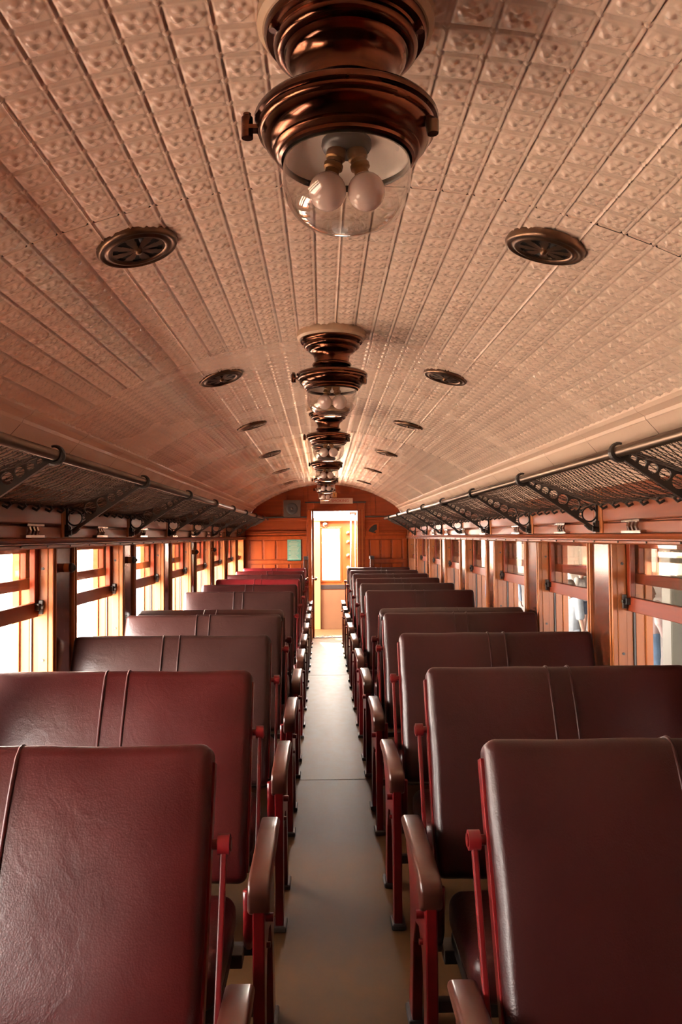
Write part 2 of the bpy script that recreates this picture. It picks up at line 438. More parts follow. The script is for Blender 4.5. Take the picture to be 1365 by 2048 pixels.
# ---- arched ceiling in pressed metal
def cell_height(a, b):
    """a, b in [-.5,.5] arrays; relief in metres (towards the room)"""
    da, db = 0.5 - np.abs(a), 0.5 - np.abs(b)
    h = np.zeros_like(a)
    bead_a = 0.0056 * np.sqrt(np.clip(1 - (da / 0.042) ** 2, 0, 1)) * np.clip((db - 0.10) / 0.025, 0, 1)
    bead_b = 0.0046 * np.sqrt(np.clip(1 - (db / 0.040) ** 2, 0, 1)) * np.clip((da - 0.10) / 0.025, 0, 1)
    rc = np.hypot(da, db)
    knob = 0.0060 * np.sqrt(np.clip(1 - (rc / 0.070) ** 2, 0, 1))
    e = np.minimum(np.minimum(da, db), (da + db) * 0.60)
    h += 0.0026 * np.clip((e - 0.060) / 0.025, 0, 1)
    h = np.maximum(np.maximum(h, knob), np.maximum(bead_a, bead_b))
    rng = np.random.RandomState(5)
    N = np.zeros_like(a)
    for _ in range(9):
        f_, t_, p_ = rng.uniform(3.2, 6.0), rng.uniform(0, PI), rng.uniform(0, 2 * PI)
        N += np.cos(2 * PI * f_ * (a * math.cos(t_) + b * math.sin(t_)) + p_)
    N = np.clip(N / 3.0, -1, 1)
    u, v = a / 0.37, b / 0.33
    r = np.hypot(u, v); th = np.arctan2(v, u)
    mask = np.clip((1.0 + 0.12 * np.cos(6 * th) - r) / 0.14, 0, 1)
    lobe = 0.5 + 0.5 * np.cos(6 * th + 2.0 * np.sin(5 * r))
    h += mask * (0.0026 * lobe * np.sin(PI * np.clip(r, 0, 1)) + 0.0024 * N + 0.0022)
    return h
CW = 2 * S_MAX / 32.0
CL = 0.068
def tin_mesh(col, cells_y, n, seed):
    cx = 8
    na, nbv = cx * n, cells_y * n
    ga = (np.arange(na + 1) / n)[None, :].repeat(nbv + 1, 0)
    gb = (np.arange(nbv + 1) / n)[:, None].repeat(na + 1, 1)
    h = cell_height((ga % 1.0) - 0.5, (gb % 1.0) - 0.5)
    sA = -S_MAX + (col * cx + ga) * CW
    yy = gb * CL
    yy = yy * (1 - 0.0016 / (cells_y * CL)) + 0.0008
    lo, hi = -S_MAX + col * cx * CW, -S_MAX + (col + 1) * cx * CW
    sA = np.clip(sA, lo, hi)
    h = h + 0.0012 * np.sin(yy * 3.1 + seed) * np.sin(sA * 5 + seed * 2)
    ang = sA / R
    X = (R - h) * np.sin(ang); Z = APEX - R + (R - h) * np.cos(ang)
    V = np.stack([X, yy, Z], -1).reshape(-1, 3)
    idx = np.arange((nbv + 1) * (na + 1)).reshape(nbv + 1, na + 1)
    Fq = np.stack([idx[:-1, :-1], idx[:-1, 1:], idx[1:, 1:], idx[1:, :-1]], -1).reshape(-1, 4)
    me = bpy.data.meshes.new('tin_panel')
    me.vertices.add(len(V)); me.vertices.foreach_set('co', V.astype(np.float32).ravel())
    me.loops.add(len(Fq) * 4); me.loops.foreach_set('vertex_index', Fq.astype(np.int32).ravel())
    me.polygons.add(len(Fq)); me.polygons.foreach_set('loop_start', (np.arange(len(Fq)) * 4).astype(np.int32))
    me.polygons.foreach_set('use_smooth', np.ones(len(Fq), bool))
    me.update(calc_edges=True)
    me.materials.append(M['tin'])
    return me
# roof shell
pts_o = [arc(-S_MAX * 1.0 + 2 * S_MAX * i / 40, -0.075) for i in range(41)]
pts_i = [arc(-S_MAX * 1.0 + 2 * S_MAX * i / 40, -0.006) for i in range(41)]
poly = [(-1.46, 1.76)] + pts_o + [(1.46, 1.76), (1.37, 1.72), (1.24, 1.70)] + list(reversed(pts_i)) + [(-1.24, 1.70), (-1.37, 1.72)]
rf = MB()
n = 41
outer = [(-1.46, 1.76)] + pts_o + [(1.46, 1.76)]
inner = [(-1.235, 1.715)] + pts_i + [(1.235, 1.715)]
vs = []
for yv in (Y0 - 0.1, Y1 + 0.25):
    vs += [(x, yv, z) for x, z in outer] + [(x, yv, z) for x, z in inner]
k = len(outer); t2 = 2 * k
fs = []
for i in range(k - 1):
    fs.append((i, i + 1, t2 + i + 1, t2 + i)); fs.append((k + i, t2 + k + i, t2 + k + i + 1, k + i + 1))
    fs.append((i, k + i, k + i + 1, i + 1)); fs.append((t2 + i, t2 + i + 1, t2 + k + i + 1, t2 + k + i))
fs.append((0, t2, t2 + k, k)); fs.append((k - 1, 2 * k - 1, t2 + 2 * k - 1, t2 + k - 1))
M['backing'] = mat('roof_backing', (0.05, 0.03, 0.02), rough=0.8)
ceil_o = rf.add(vs, fs).build('ceiling', M['backing'])
tag(ceil_o, 'arched carriage ceiling lined with cream pressed-metal sheets', 'ceiling', kind='structure')
rows = [(-1.02, 20, 4), (0.34, 20, 20), (1.70, 20, 16), (3.06, 20, 12), (4.42, 20, 10), (5.78, 20, 6), (7.14, 20, 6), (8.50, 20, 6), (9.86, 20, 6), (11.22, 7, 6)]
cache = {}
for (y, cy, nn) in rows:
    for c in range(4):
        key = (c, cy, nn)
        if key not in cache: cache[key] = tin_mesh(c, cy, nn, c + nn)
        link('tin_panel', cache[key], ceil_o, (0, y, 0))
# cornice strips and cove sheets, joint every 0.62 m
LJ = 0.62
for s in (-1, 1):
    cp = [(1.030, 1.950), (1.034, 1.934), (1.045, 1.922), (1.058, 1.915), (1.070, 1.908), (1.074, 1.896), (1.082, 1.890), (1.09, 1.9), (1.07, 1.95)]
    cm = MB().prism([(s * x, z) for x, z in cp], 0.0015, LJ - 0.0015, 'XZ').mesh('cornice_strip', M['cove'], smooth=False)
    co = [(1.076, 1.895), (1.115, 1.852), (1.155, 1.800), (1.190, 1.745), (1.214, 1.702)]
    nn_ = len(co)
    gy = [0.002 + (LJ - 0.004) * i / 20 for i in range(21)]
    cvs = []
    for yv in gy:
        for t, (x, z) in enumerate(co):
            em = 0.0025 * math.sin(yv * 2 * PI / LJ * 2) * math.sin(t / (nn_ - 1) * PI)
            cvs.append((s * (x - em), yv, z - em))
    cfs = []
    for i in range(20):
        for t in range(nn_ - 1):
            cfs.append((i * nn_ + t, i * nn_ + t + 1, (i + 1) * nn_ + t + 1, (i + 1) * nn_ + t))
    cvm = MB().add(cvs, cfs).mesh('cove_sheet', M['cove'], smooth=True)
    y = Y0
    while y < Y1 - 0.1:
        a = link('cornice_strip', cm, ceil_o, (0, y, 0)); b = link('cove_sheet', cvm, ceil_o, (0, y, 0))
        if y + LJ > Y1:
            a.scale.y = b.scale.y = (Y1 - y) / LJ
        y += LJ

# ---- far end wall with the doorway
DX0, DX1, DTOP = -0.185, 0.468, 1.872        # door opening
FR = 0.105
def wall_poly(x0, x1, top_fn, z0):
    n = 24
    xs = [x0 + (x1 - x0) * i / n for i in range(n + 1)]
    return [(x0, z0)] + [(x1, z0)] + [(x, top_fn(x)) for x in reversed(xs)]
def roof_z(x):
    ax = abs(x)
    if ax <= 1.05: return APEX - R + math.sqrt(R * R - ax * ax) + 0.003
    return max(1.70, 1.934 - (ax - 1.05) * 1.42)
we = MB()
we.prism(wall_poly(-1.36, DX0, roof_z, 0.0), Y1, Y1 + 0.08, 'XZ')
we.prism(wall_poly(DX1, 1.36, roof_z, 0.0), Y1, Y1 + 0.08, 'XZ')
we.prism(wall_poly(DX0, DX1, roof_z, DTOP), Y1, Y1 + 0.08, 'XZ')
wend = we.build('wall_far', M['wood_x'])
tag(wend, 'red-brown panelled end wall with the doorway under the arched ceiling', 'wall', kind='structure')
yb = Y1 + 0.004
def trimbox(name, x0, x1, z0, z1, d, m, bev=0.004):
    return MB().box((x0, yb, z0), (x1, Y1 - d, z1)).build(name, m, wend, bevel=bev)
# door casing
dc = MB()
dc.box((DX0 - FR, yb, 0), (DX0 + 0.004, Y1 - 0.03, DTOP + 0.12))
dc.box((DX1 - 0.004, yb, 0), (DX1 + FR, Y1 - 0.03, DTOP + 0.12))
dc.box((DX0 + 0.004, yb, DTOP - 0.004), (DX1 - 0.004, Y1 - 0.03, DTOP + 0.12))
dcas = dc.build('door_casing', M['wood_x'], wend, bevel=0.004)
ds = MB()
for x0, x1 in ((DX0 - FR + 0.03, DX0 - FR + 0.045), (DX0 - 0.03, DX0 - 0.015), (DX1 + 0.015, DX1 + 0.03), (DX1 + FR - 0.045, DX1 + FR - 0.03)):
    ds.box((x0, Y1 - 0.031, 0), (x1, Y1 - 0.038, DTOP + 0.02))
ds.build('casing_bead', M['wood'], dcas)
trimbox('door_cap', DX0 - FR - 0.02, DX1 + FR + 0.02, DTOP + 0.12, DTOP + 0.138, 0.05, M['iron'])
for x0, x1 in ((-1.20, DX0 - FR), (DX1 + FR, 1.20)):
    trimbox('dark_moulding', x0 + (0.22 if x0 < 0 else 0), x1 - (0.22 if x0 > 0 else 0), 1.775, 1.795, 0.035, M['iron'])
    trimbox('moulding', x0, x1, 1.735, 1.775, 0.022, M['wood_x'])
    trimbox('upper_rail', x0, x1, 1.555, 1.58, 0.025, M['wood_x'])
    trimbox('upper_board', x0, x1, 1.52, 1.55, 0.012, M['endwood'])
    trimbox('window_rail', x0, x1, 1.455, 1.505, 0.03, M['endwood'])
    trimbox('dado_rail', x0, x1, 1.10, 1.15, 0.022, M['endwood'])
    trimbox('stile', x0, x0 + 0.06, 0.0, 1.455, 0.018, M['endwood'])
    trimbox('stile', x1 - 0.06, x1, 0.0, 1.455, 0.018, M['endwood'])
    nP = 4 if x0 < 0 else 3
    wP = (x1 - x0 - 0.14) / nP
    for i in range(nP):
        a = x0 + 0.07 + i * wP
        trimbox('panel', a + 0.012, a + wP - 0.012, 1.165, 1.44, 0.010, M['endwood'], 0.006)
        trimbox('panel', a + 0.012, a + wP - 0.012, 0.15, 1.085, 0.010, M['endwood'], 0.006)
for x in (-0.62, -0.30, 0.70):
    trimbox('tympanum_stile', x - 0.035, x + 0.035, 1.80 if abs(x) > 0.4 else 2.01, roof_z(x) - 0.02, 0.012, M['wood_x'])
# rear end wall (behind the camera)
wr = MB().prism(wall_poly(-1.36, 1.36, roof_z, 0.0), Y0 - 0.08, Y0, 'XZ').build('wall_rear', M['wood_x'])
tag(wr, 'plain wooden end wall closing the carriage opposite the doorway wall', 'wall', kind='structure')

# open door leaf, seen almost edge on
dl = empty('door_1', (DX0 - 0.005, Y1 - 0.035, 0))
tag(dl, 'orange wooden carriage door standing open against the aisle', 'door', kind='structure')
lf = MB()
DW = 0.62
lf.box((-0.062, -DW, 0.03), (-0.018, 0, 0.14)); lf.box((-0.062, -DW, 0.80), (-0.018, 0, 0.92)); lf.box((-0.062, -DW, 1.74), (-0.018, 0, DTOP - 0.01))
lf.box((-0.062, -DW, 0.14), (-0.018, -DW + 0.09, 0.80)); lf.box((-0.062, -0.09, 0.14), (-0.018, 0, 0.80))
lf.box((-0.062, -DW, 0.92), (-0.018, -DW + 0.09, 1.74)); lf.box((-0.062, -0.09, 0.92), (-0.018, 0, 1.74))
lfo = lf.build('door_leaf', M['endwood'], dl, bevel=0.003)
MB().box((-0.050, -DW + 0.09, 0.14), (-0.030, -0.09, 0.80)).build('door_panel', M['endwood'], lfo)
MB().box((-0.042, -DW + 0.085, 0.915), (-0.038, -0.085, 1.745)).build('pane', M['glass'], lfo)
hd = MB().tube([(-0.100, -DW + 0.05, 0.90), (0.045, -DW + 0.05, 0.90)], 0.007, 10)
for x in (-0.088, 0.035):
    hd.tube([(x - 0.022, -DW + 0.05, 0.90), (x - 0.012, -DW + 0.05, 0.90), (x, -DW + 0.05, 0.90), (x + 0.012, -DW + 0.05, 0.90), (x + 0.022, -DW + 0.05, 0.90)], 0.02, 12, radii=[0.012, 0.022, 0.026, 0.022, 0.012])
hd.build('door_knob', M['chrome'], dl, smooth=True)
MB().box((-0.075, -DW - 0.01, 0.0), (-0.005, -DW + 0.06, 0.03)).build('door_shoe', M['endwood'], dl, bevel=0.004)

# draught screens beside the aisle at the door end
for s, x, lab in ((-1, -0.302, 'low dark wooden draught screen beside the open door'), (1, 0.66, 'low dark wooden draught screen behind the last platform side seat')):
    sc = empty('draught_screen', (x, Y1 - 0.10, 0))
    tag(sc, lab, 'screen')
    MB().box((-0.02, -0.20, 0.0), (0.02, 0.065, 1.16)).build('screen_panel', M['veneer'], sc, bevel=0.004)
    MB().box((-0.032, -0.215, 1.16), (0.032, 0.065, 1.205)).build('cap_rail', M['iron'], sc, bevel=0.008)
    MB().box((-0.03, -0.225, 0.0), (0.03, -0.16, 1.16)).build('post', M['veneer'], sc, bevel=0.006)

# ---- end platform beyond the doorway and the next carriage
vf = MB().box((-1.30, Y1 + 0.25, -0.14), (1.30, 13.0, -0.02)).build('floor_platform', M['floor'])
tag(vf, 'worn open end-platform floor beyond the doorway', 'floor', kind='structure')
th = MB().box((DX0 - 0.02, Y1 - 0.06, 0.0), (DX1 + 0.02, Y1 + 0.10, 0.014)).build('door_threshold', M['chrome'], None, bevel=0.004)
tag(th, 'worn metal threshold strip in the doorway', 'threshold')
YN = 12.95
M['nextwood'] = mat('yellow_orange_varnish', (0.2080, 0.0600, 0.0112), rough=0.35, noise_amt=0.4, noise_scale=(8, 8, 1.2), color2=(0.1360, 0.0336, 0.0064), coat=0.2)
M['kick'] = mat('tan_kick_panel', (0.1200, 0.0544, 0.0208), rough=0.5, noise_amt=0.5, noise_scale=(4, 4, 4), color2=(0.0800, 0.0336, 0.0128))
M['yellow'] = mat('yellow_paint', (0.30, 0.155, 0.05), rough=0.4)
nx = empty('next_carriage_end', (0, YN, 0))
tag(nx, 'orange wooden end of the adjoining carriage seen through the doorway', 'carriage end')
wx0, wx1, wz0, wz1 = -0.062, 0.225, 0.78, 1.62
nw = MB()
nw.box((-1.25, 0, -0.1), (wx0, 0.06, 1.80)); nw.box((wx1, 0, -0.1), (1.25, 0.06, 1.80))
nw.box((wx0, 0, wz1), (wx1, 0.06, 1.80)); nw.box((wx0, 0, 0.66), (wx1, 0.06, wz0)); nw.box((wx0, 0, -0.1), (wx1, 0.06, 0.66))
nw.build('end_wall', M['nextwood'], nx)
wf = MB()
for (x0, x1, z0, z1) in ((wx0 - 0.03, wx0, wz0 - 0.03, wz1 + 0.03), (wx1, wx1 + 0.03, wz0 - 0.03, wz1 + 0.03), (wx0, wx1, wz0 - 0.03, wz0), (wx0, wx1, wz1, wz1 + 0.03)):
    wf.box((x0, -0.012, z0), (x1, 0.03, z1))
wfo = wf.build('window_frame', M['nextwood'], nx, bevel=0.004)
MB().box((wx0, 0.028, wz0), (wx1, 0.032, wz1)).build('pane', M['glass'], wfo)
MB().box((-0.09, -0.016, -0.02), (0.33, 0.0, 0.62)).build('kick_panel', M['kick'], nx, bevel=0.003)
MB().box((-0.09, -0.02, 0.63), (0.33, 0.0, 0.70)).build('kick_rail', M['iron'], nx, bevel=0.003)
MB().box((-0.20, -0.05, -0.02), (-0.095, 0.0, 1.78)).build('door_post', M['yellow'], nx, bevel=0.004)
MB().box((0.62, -0.05, -0.02), (0.70, 0.0, 1.78)).build('door_post', M['yellow'], nx, bevel=0.004)
MB().box((-0.25, -0.06, 1.745), (0.75, 0.0, 1.80)).build('header', M['yellow'], nx, bevel=0.004)
lmp = MB().lathe([(0.0, 0.0), (0.02, 0.004), (0.045, 0.02), (0.05, 0.035), (0.05, 0.045)], 16)
lmp.xform(Matrix.Translation((-0.01, -0.05, 1.69)) @ Matrix.Rotation(-PI / 2, 4, 'X')).build('marker_lamp', M['chrome'], nx, smooth=True)
for x in (0.385, 0.455):
    MB().tube([(x, -0.75, 0.0), (x, -0.75, 1.84)], 0.012, 10).build('handrail', M['chrome'], nx, smooth=True)
MB().box((0.36, -0.77, 1.84), (0.48, -0.73, 1.87)).build('handrail_bracket', M['chrome'], nx)
for z in (0.98, 1.18, 1.40, 1.55):
    MB().lathe([(0.0, -0.03), (0.03, -0.02), (0.036, 0.0), (0.03, 0.02), (0.0, 0.03)], 14).xform(Matrix.Translation((0.365, -0.015, z)) @ Matrix.Rotation(PI / 2, 4, 'X')).build('wall_boss', M['nextwood'], nx, smooth=True)

# ------------------------------------------------------------------ seats
P = 0.951
BACK_A = math.atan2(0.247, 0.613)
BC = Vector((0, 0.2285, 0.7365))
seat_cache = {}
def outline(hy, hz, r, puff, x_u):
    """closed path of the back cushion's section (y,z) for the piping"""
    pts = []
    n = 14
    zs = [-hz + r + (2 * hz - 2 * r) * i / n for i in range(n + 1)]
    pf = lambda z: puff * max(0, 1 - x_u ** 4) * max(0, 1 - (z / hz) ** 4)
    for z in zs: pts.append((-(hy + pf(z)), z))
    for k in range(1, 4):
        a = PI - k * PI / 8
        pts.append((-(hy - r) + r * math.cos(a), hz - r + r * math.sin(a)))
    pts.append((-(hy - r), hz)); pts.append((hy - r, hz))
    for k in range(1, 4):
        a = PI / 2 - k * PI / 8
        pts.append((hy - r + r * math.cos(a), hz - r + r * math.sin(a)))
    for z in reversed(zs): pts.append((hy + pf(z), z))
    return pts
def seat_meshes(s, flip, lk):
    key = (s, flip, lk)
    if key in seat_cache: return seat_cache[key]
    L = M[lk]
    out = []
    sy = -1 if flip else 1
    def fin(mb, name, m, smooth=False, bevel=0, segs=2, angle=None, flips=True):
        if flips and sy < 0:
            mb.v = [(x, -y, z) for x, y, z in mb.v]
        if s < 0: mb.v = [(-x, y, z) for x, y, z in mb.v]
        return mb.mesh(name, m, smooth, bevel, segs, angle)
    RT = Matrix.Translation(BC + Vector((0.4475, 0, 0))) @ Matrix.Rotation(-BACK_A, 4, 'X')
    hx, hy, hz, r = 0.4475, 0.046, 0.328, 0.027
    v, f = rbox(hx, hy, hz, r, 18, 14, 1, puff=0.020, wob=0.0045, seed=(s + 2) * 3 + sy)
    back = fin(MB().add(v, f).xform(RT), 'backrest', L, True)
    pip = []
    for xo in (-0.037, 0.037):
        path = [(xo, y, z) for y, z in outline(hy, hz, r, 0.020, abs(xo) / hx)]
        pip.append(fin(MB().tube(path, 0.0045, 6).xform(RT), 'piping', L, True))
    v, f = rbox(0.425, 0.215, 0.062, 0.045, 12, 2, 8, puff=0.0)
    cu = MB().add(v, f)
    cu.v = [(x, y, z + 0.02 * max(0, z / 0.062) * (1 - (x / 0.425) ** 2) * (1 - (y / 0.215) ** 2)) for x, y, z in cu.v]
    cush = fin(cu.xform(Matrix.Translation((0.4475, -0.155, 0.370))), 'seat_cushion', L, True)
    base = fin(MB().box((0.03, -0.33, 0.27), (0.865, 0.03, 0.312)), 'seat_base', M['foot'], bevel=0.005)
    ped = [(-0.27, 0), (-0.27, .555), (.22, .555), (.215, .505), (.13, .45), (.115, .36), (.12, .2), (.165, .03), (.165, 0), (.085, 0),
           (.065, .12), (.035, .28), (-.03, .37), (-.11, .395), (-.18, .36), (-.205, .27), (-.21, 0)]
    frame = fin(MB().prism(ped, -0.084, -0.052, 'YZ'), 'side_frame', M['redpaint'], bevel=0.004, flips=False)
    feet = [fin(MB().box((-0.095, a_, 0), (-0.04, b_, 0.022)), 'foot', M['foot'], bevel=0.006, flips=False) for a_, b_ in ((-0.285, -0.195), (0.075, 0.18))]
    ap = [(-.272, .515), (-.275, .565), (-.262, .588), (-.235, .597), (-.1, .601), (.1, .601), (.215, .595), (.24, .582), (.236, .562), (.0, .557), (-.165, .555), (-.198, .535), (-.212, .510), (-.25, .503)]
    arm = fin(MB().prism(ap, -0.098, -0.038, 'YZ'), 'armrest', M['arm'], True, bevel=0.011, segs=3, angle=0.9, flips=False)
    bolts = [fin(MB().tube([(-0.084, y_, z_), (-0.084 - l_, y_, z_)], r_, 10), 'bolt', M['redpaint'], True, angle=0.7, flips=False) for y_, z_, l_, r_ in ((-0.225, 0.485, 0.02, 0.011), (-0.20, 0.40, 0.01, 0.008))]
    d = Vector((0, math.sin(BACK_A), math.cos(BACK_A)))
    nrm = Vector((0, math.cos(BACK_A), -math.sin(BACK_A)))
    def on(t, x, o=0.0):    # t metres along the back from its centre
        return BC + d * t + nrm * o + Vector((x, 0, 0))
    st = MB().box((-0.006, -0.016, -0.30), (0.004, 0.016, 0.29)).xform(Matrix.Translation(BC) @ Matrix.Rotation(-BACK_A, 4, 'X'))
    strap = fin(st, 'edge_strap', M['redpaint'], bevel=0.002)
    kn = MB().tube([on(0.125, -0.043), on(0.125, -0.018)], 0.021, 16).tube([on(0.125, -0.046), on(0.125, -0.043)], 0.014, 12).tube([on(0.125, -0.018), on(0.125, 0.0)], 0.011, 10)
    knob = fin(kn, 'pivot_knob', M['redpaint'], True, angle=0.7)
    lkm = MB()
    bar = MB().box((-0.037, -0.008, -0.335), (-0.024, 0.008, 0.13)).xform(Matrix.Translation(BC) @ Matrix.Rotation(-BACK_A, 4, 'X'))
    lkm.add(bar.v, bar.f)
    linkm = fin(lkm, 'link_arm', M['redpaint'], bevel=0.003)
    a, b = on(-0.20, -0.046), Vector((-0.046, 0.0, 0.30))
    lv = MB().tube([a, a.lerp(b, 0.5) + Vector((0, 0.012, 0)), b], 0.012, 8)
    lever = fin(lv, 'lever', M['redpaint'], True)
    c1 = [Vector((-0.030, -0.17, 0.53)), Vector((-0.030, -0.15, 0.45)), Vector((-0.028, -0.115, 0.385)), Vector((-0.026, -0.095, 0.345))]
    lev2 = fin(MB().tube(c1, 0.014, 8, radii=[0.014, 0.015, 0.017, 0.013]), 'lever', M['redpaint'], True)
    xb = fin(MB().box((-0.055, -0.245, 0.235), (0.86, -0.215, 0.265)).box((-0.055, 0.06, 0.235), (0.86, 0.09, 0.265)).box((0.0, -0.03, 0.245), (0.86, 0.03, 0.285)), 'cross_bar', M['foot'], bevel=0.003, flips=False)
    wl = fin(MB().box((0.845, -0.26, 0.0), (0.875, -0.205, 0.30)).box((0.845, 0.08, 0.0), (0.875, 0.13, 0.30)).box((0.845, -0.26, 0.24), (0.875, 0.13, 0.30)), 'wall_leg', M['redpaint'], bevel=0.003, flips=False)
    seat_cache[key] = dict(back=back, pip=pip, rest=[('seat_cushion', cush), ('seat_base', base), ('side_frame', frame), ('foot', feet[0]), ('foot', feet[1]), ('armrest', arm), ('bolt', bolts[0]), ('bolt', bolts[1]),
                           ('edge_strap', strap), ('pivot_knob', knob), ('link_arm', linkm), ('lever', lever), ('lever', lev2), ('cross_bar', xb), ('wall_leg', wl)])
    return seat_cache[key]
LEATH = {-1: ['', 'leather_red', 'leather_red', 'leather_grey', 'leather_grey', 'leather_brown', 'leather_grey', 'leather_brown', 'leather_bright', 'leather_brown', 'leather_red', 'leather_bright'],
         1: ['', 'leather_brown', 'leather_brown', 'leather_brown', 'leather_brown', 'leather_grey', 'leather_brown', 'leather_grey', 'leather_brown', 'leather_brown', 'leather_brown', 'leather_brown']}
LN = {'leather_red': 'maroon', 'leather_brown': 'dark brown', 'leather_grey': 'faded grey-brown', 'leather_bright': 'bright red'}
NROW = 11
for s in (-1, 1):
    for k_ in range(1, NROW + 1):
        flip = (k_ == 5)
        lk = LEATH[s][k_]
        ms = seat_meshes(s, flip, lk)
        o = empty('train_seat', (s * 0.295, k_ * P + 0.46, 0))
        tag(o, '%s leather bench seat%s, %s from the doorway wall on the %s side' % (LN[lk], ' facing away' if flip else '', ORD[NROW + 1 - k_], SIDE[s]), 'seat', 'reversible seats on the %s side' % SIDE[s])
        b = link('backrest', ms['back'], o)
        for pm_ in ms['pip']: link('piping', pm_, b)
        for nme, me in ms['rest']: link(nme, me, o)

# ------------------------------------------------------------------ ceiling lamps
def lamp_meshes():
    blk = MB().lathe([(0.0, 0.0), (0.126, 0.0), (0.130, -0.006), (0.130, -0.026), (0.122, -0.033), (0.0, -0.033)], 56).mesh('mounting_block', M['blockpaint'], True, angle=0.6)
    base = MB().lathe([(0.116, -0.031), (0.1195, -0.034), (0.1195, -0.040), (0.116, -0.044), (0.106, -0.045), (0.104, -0.048), (0.106, -0.054), (0.105, -0.061), (0.099, -0.066), (0.091, -0.067),
                       (0.089, -0.070), (0.088, -0.076), (0.082, -0.081), (0.075, -0.085), (0.069, -0.094), (0.066, -0.106), (0.065, -0.126)], 64).mesh('base', M['copper'], True, angle=0.75)
    col = MB().lathe([(0.064, -0.120), (0.071, -0.122), (0.0745, -0.128), (0.071, -0.134), (0.064, -0.136)], 56).mesh('collar', M['copper'], True)
    can = MB().lathe([(0.062, -0.134), (0.068, -0.139), (0.088, -0.146), (0.112, -0.153), (0.126, -0.159), (0.131, -0.161), (0.1345, -0.166), (0.1335, -0.172), (0.129, -0.174),
                      (0.1305, -0.178), (0.129, -0.183), (0.124, -0.185), (0.1235, -0.190), (0.119, -0.198), (0.112, -0.205), (0.107, -0.208), (0.108, -0.212), (0.104, -0.216),
                      (0.100, -0.2175), (0.0995, -0.222), (0.0955, -0.224), (0.094, -0.216)], 64).mesh('canopy', M['copper'], True, angle=0.9)
    refl = MB().lathe([(0.0, -0.192), (0.03, -0.192), (0.088, -0.208), (0.0945, -0.216)], 40).mesh('reflector', M['enamel'], True)
    gask = MB().lathe([(0.0945, -0.216), (0.0915, -0.219), (0.0895, -0.226), (0.093, -0.227)], 40).mesh('gasket', M['iron'], True)
    gp = [(0.093, -0.22), (0.0935, -0.252)]
    for i in range(1, 17):
        a = i / 16 * PI / 2
        gp.append((0.0935 * math.cos(a) ** 0.62 if i < 16 else 0.0, -0.252 - 0.068 * math.sin(a)))
    glass = MB().lathe(gp, 64).mesh('glass_bowl', M['lampglass'], True)
    hub = MB().lathe([(0.036, -0.192), (0.037, -0.200), (0.034, -0.206), (0.0, -0.208)], 28).mesh('lamp_holder', M['iron'], True)
    socks, bulbs = [], []
    for e in (-1, 1):
        a = Vector((e * 0.013, 0, -0.203)); dr = Vector((e * 0.24, 0, -1)).normalized()
        rr = [0.0125, 0.0145, 0.0145, 0.012, 0.012, 0.0142, 0.0142, 0.0105, 0.0105]
        tt = [0, .004, .016, .018, .023, .025, .031, .033, .043]
        socks.append(MB().tube([a + dr * t for t in tt], 0.01, 16, radii=rr).mesh('socket', M['socket'], True, angle=0.6))
        c = a + dr * 0.066
        bp = []
        rot = Vector((0, 0, -1)).rotation_difference(dr).to_matrix().to_4x4()
        pr = [(0.0105, 0.026), (0.013, 0.022)] + [(0.0275 * math.sin(t), 0.0275 * math.cos(t)) for t in [0.55 + (PI - 0.55) * i / 12 for i in range(13)]]
        bulbs.append(MB().lathe([(r_, z_) for r_, z_ in pr], 28).xform(Matrix.Translation(c) @ rot).mesh('bulb', M['bulb'], True))
    hinge = MB().tube([(-0.144, -0.01, -0.164), (-0.144, -0.01, -0.194)], 0.0085, 14).box((-0.144, -0.018, -0.183), (-0.122, -0.002, -0.177)).tube([(-0.144, -0.01, -0.162), (-0.144, -0.01, -0.158)], 0.006, 12).mesh('hinge', M['copper'], True, angle=0.6)
    latch = MB().tube([(0.112, -0.052, -0.186), (0.118, -0.055, -0.194), (0.119, -0.056, -0.210)], 0.011, 12, radii=[0.006, 0.010, 0.008]).mesh('catch', M['bronze'], True, angle=0.6)
    screws = [MB().tube([(e * 0.103, -0.035, -0.042), (e * 0.105, -0.036, -0.052)], 0.006, 8).mesh('screw', M['chrome'], True, angle=0.6) for e in (-1, 1)]
    return [('mounting_block', blk), ('base', base), ('collar', col), ('canopy', can), ('reflector', refl), ('gasket', gask), ('glass_bowl', glass), ('lamp_holder', hub), ('hinge', hinge), ('catch', latch), ('screw', screws[0]), ('screw', screws[1])], socks, bulbs
lm, socks, bulbs = lamp_meshes()
LAMPY = [1.135] + [1.162 + 1.78 * i for i in range(1, 6)]
for i, y in enumerate(LAMPY):
    o = empty('ceiling_lamp', (-0.013, y, APEX - 0.002))
    tag(o, 'copper ceiling lamp with clear glass bowl and two bulbs, %s from the doorway wall' % ORD[6 - i], 'lamp', 'copper lamps along the ceiling')
    for nme, me in lm: link(nme, me, o)
    for a, b in zip(socks, bulbs):
        sk = link('socket', a, o); link('bulb', b, sk)

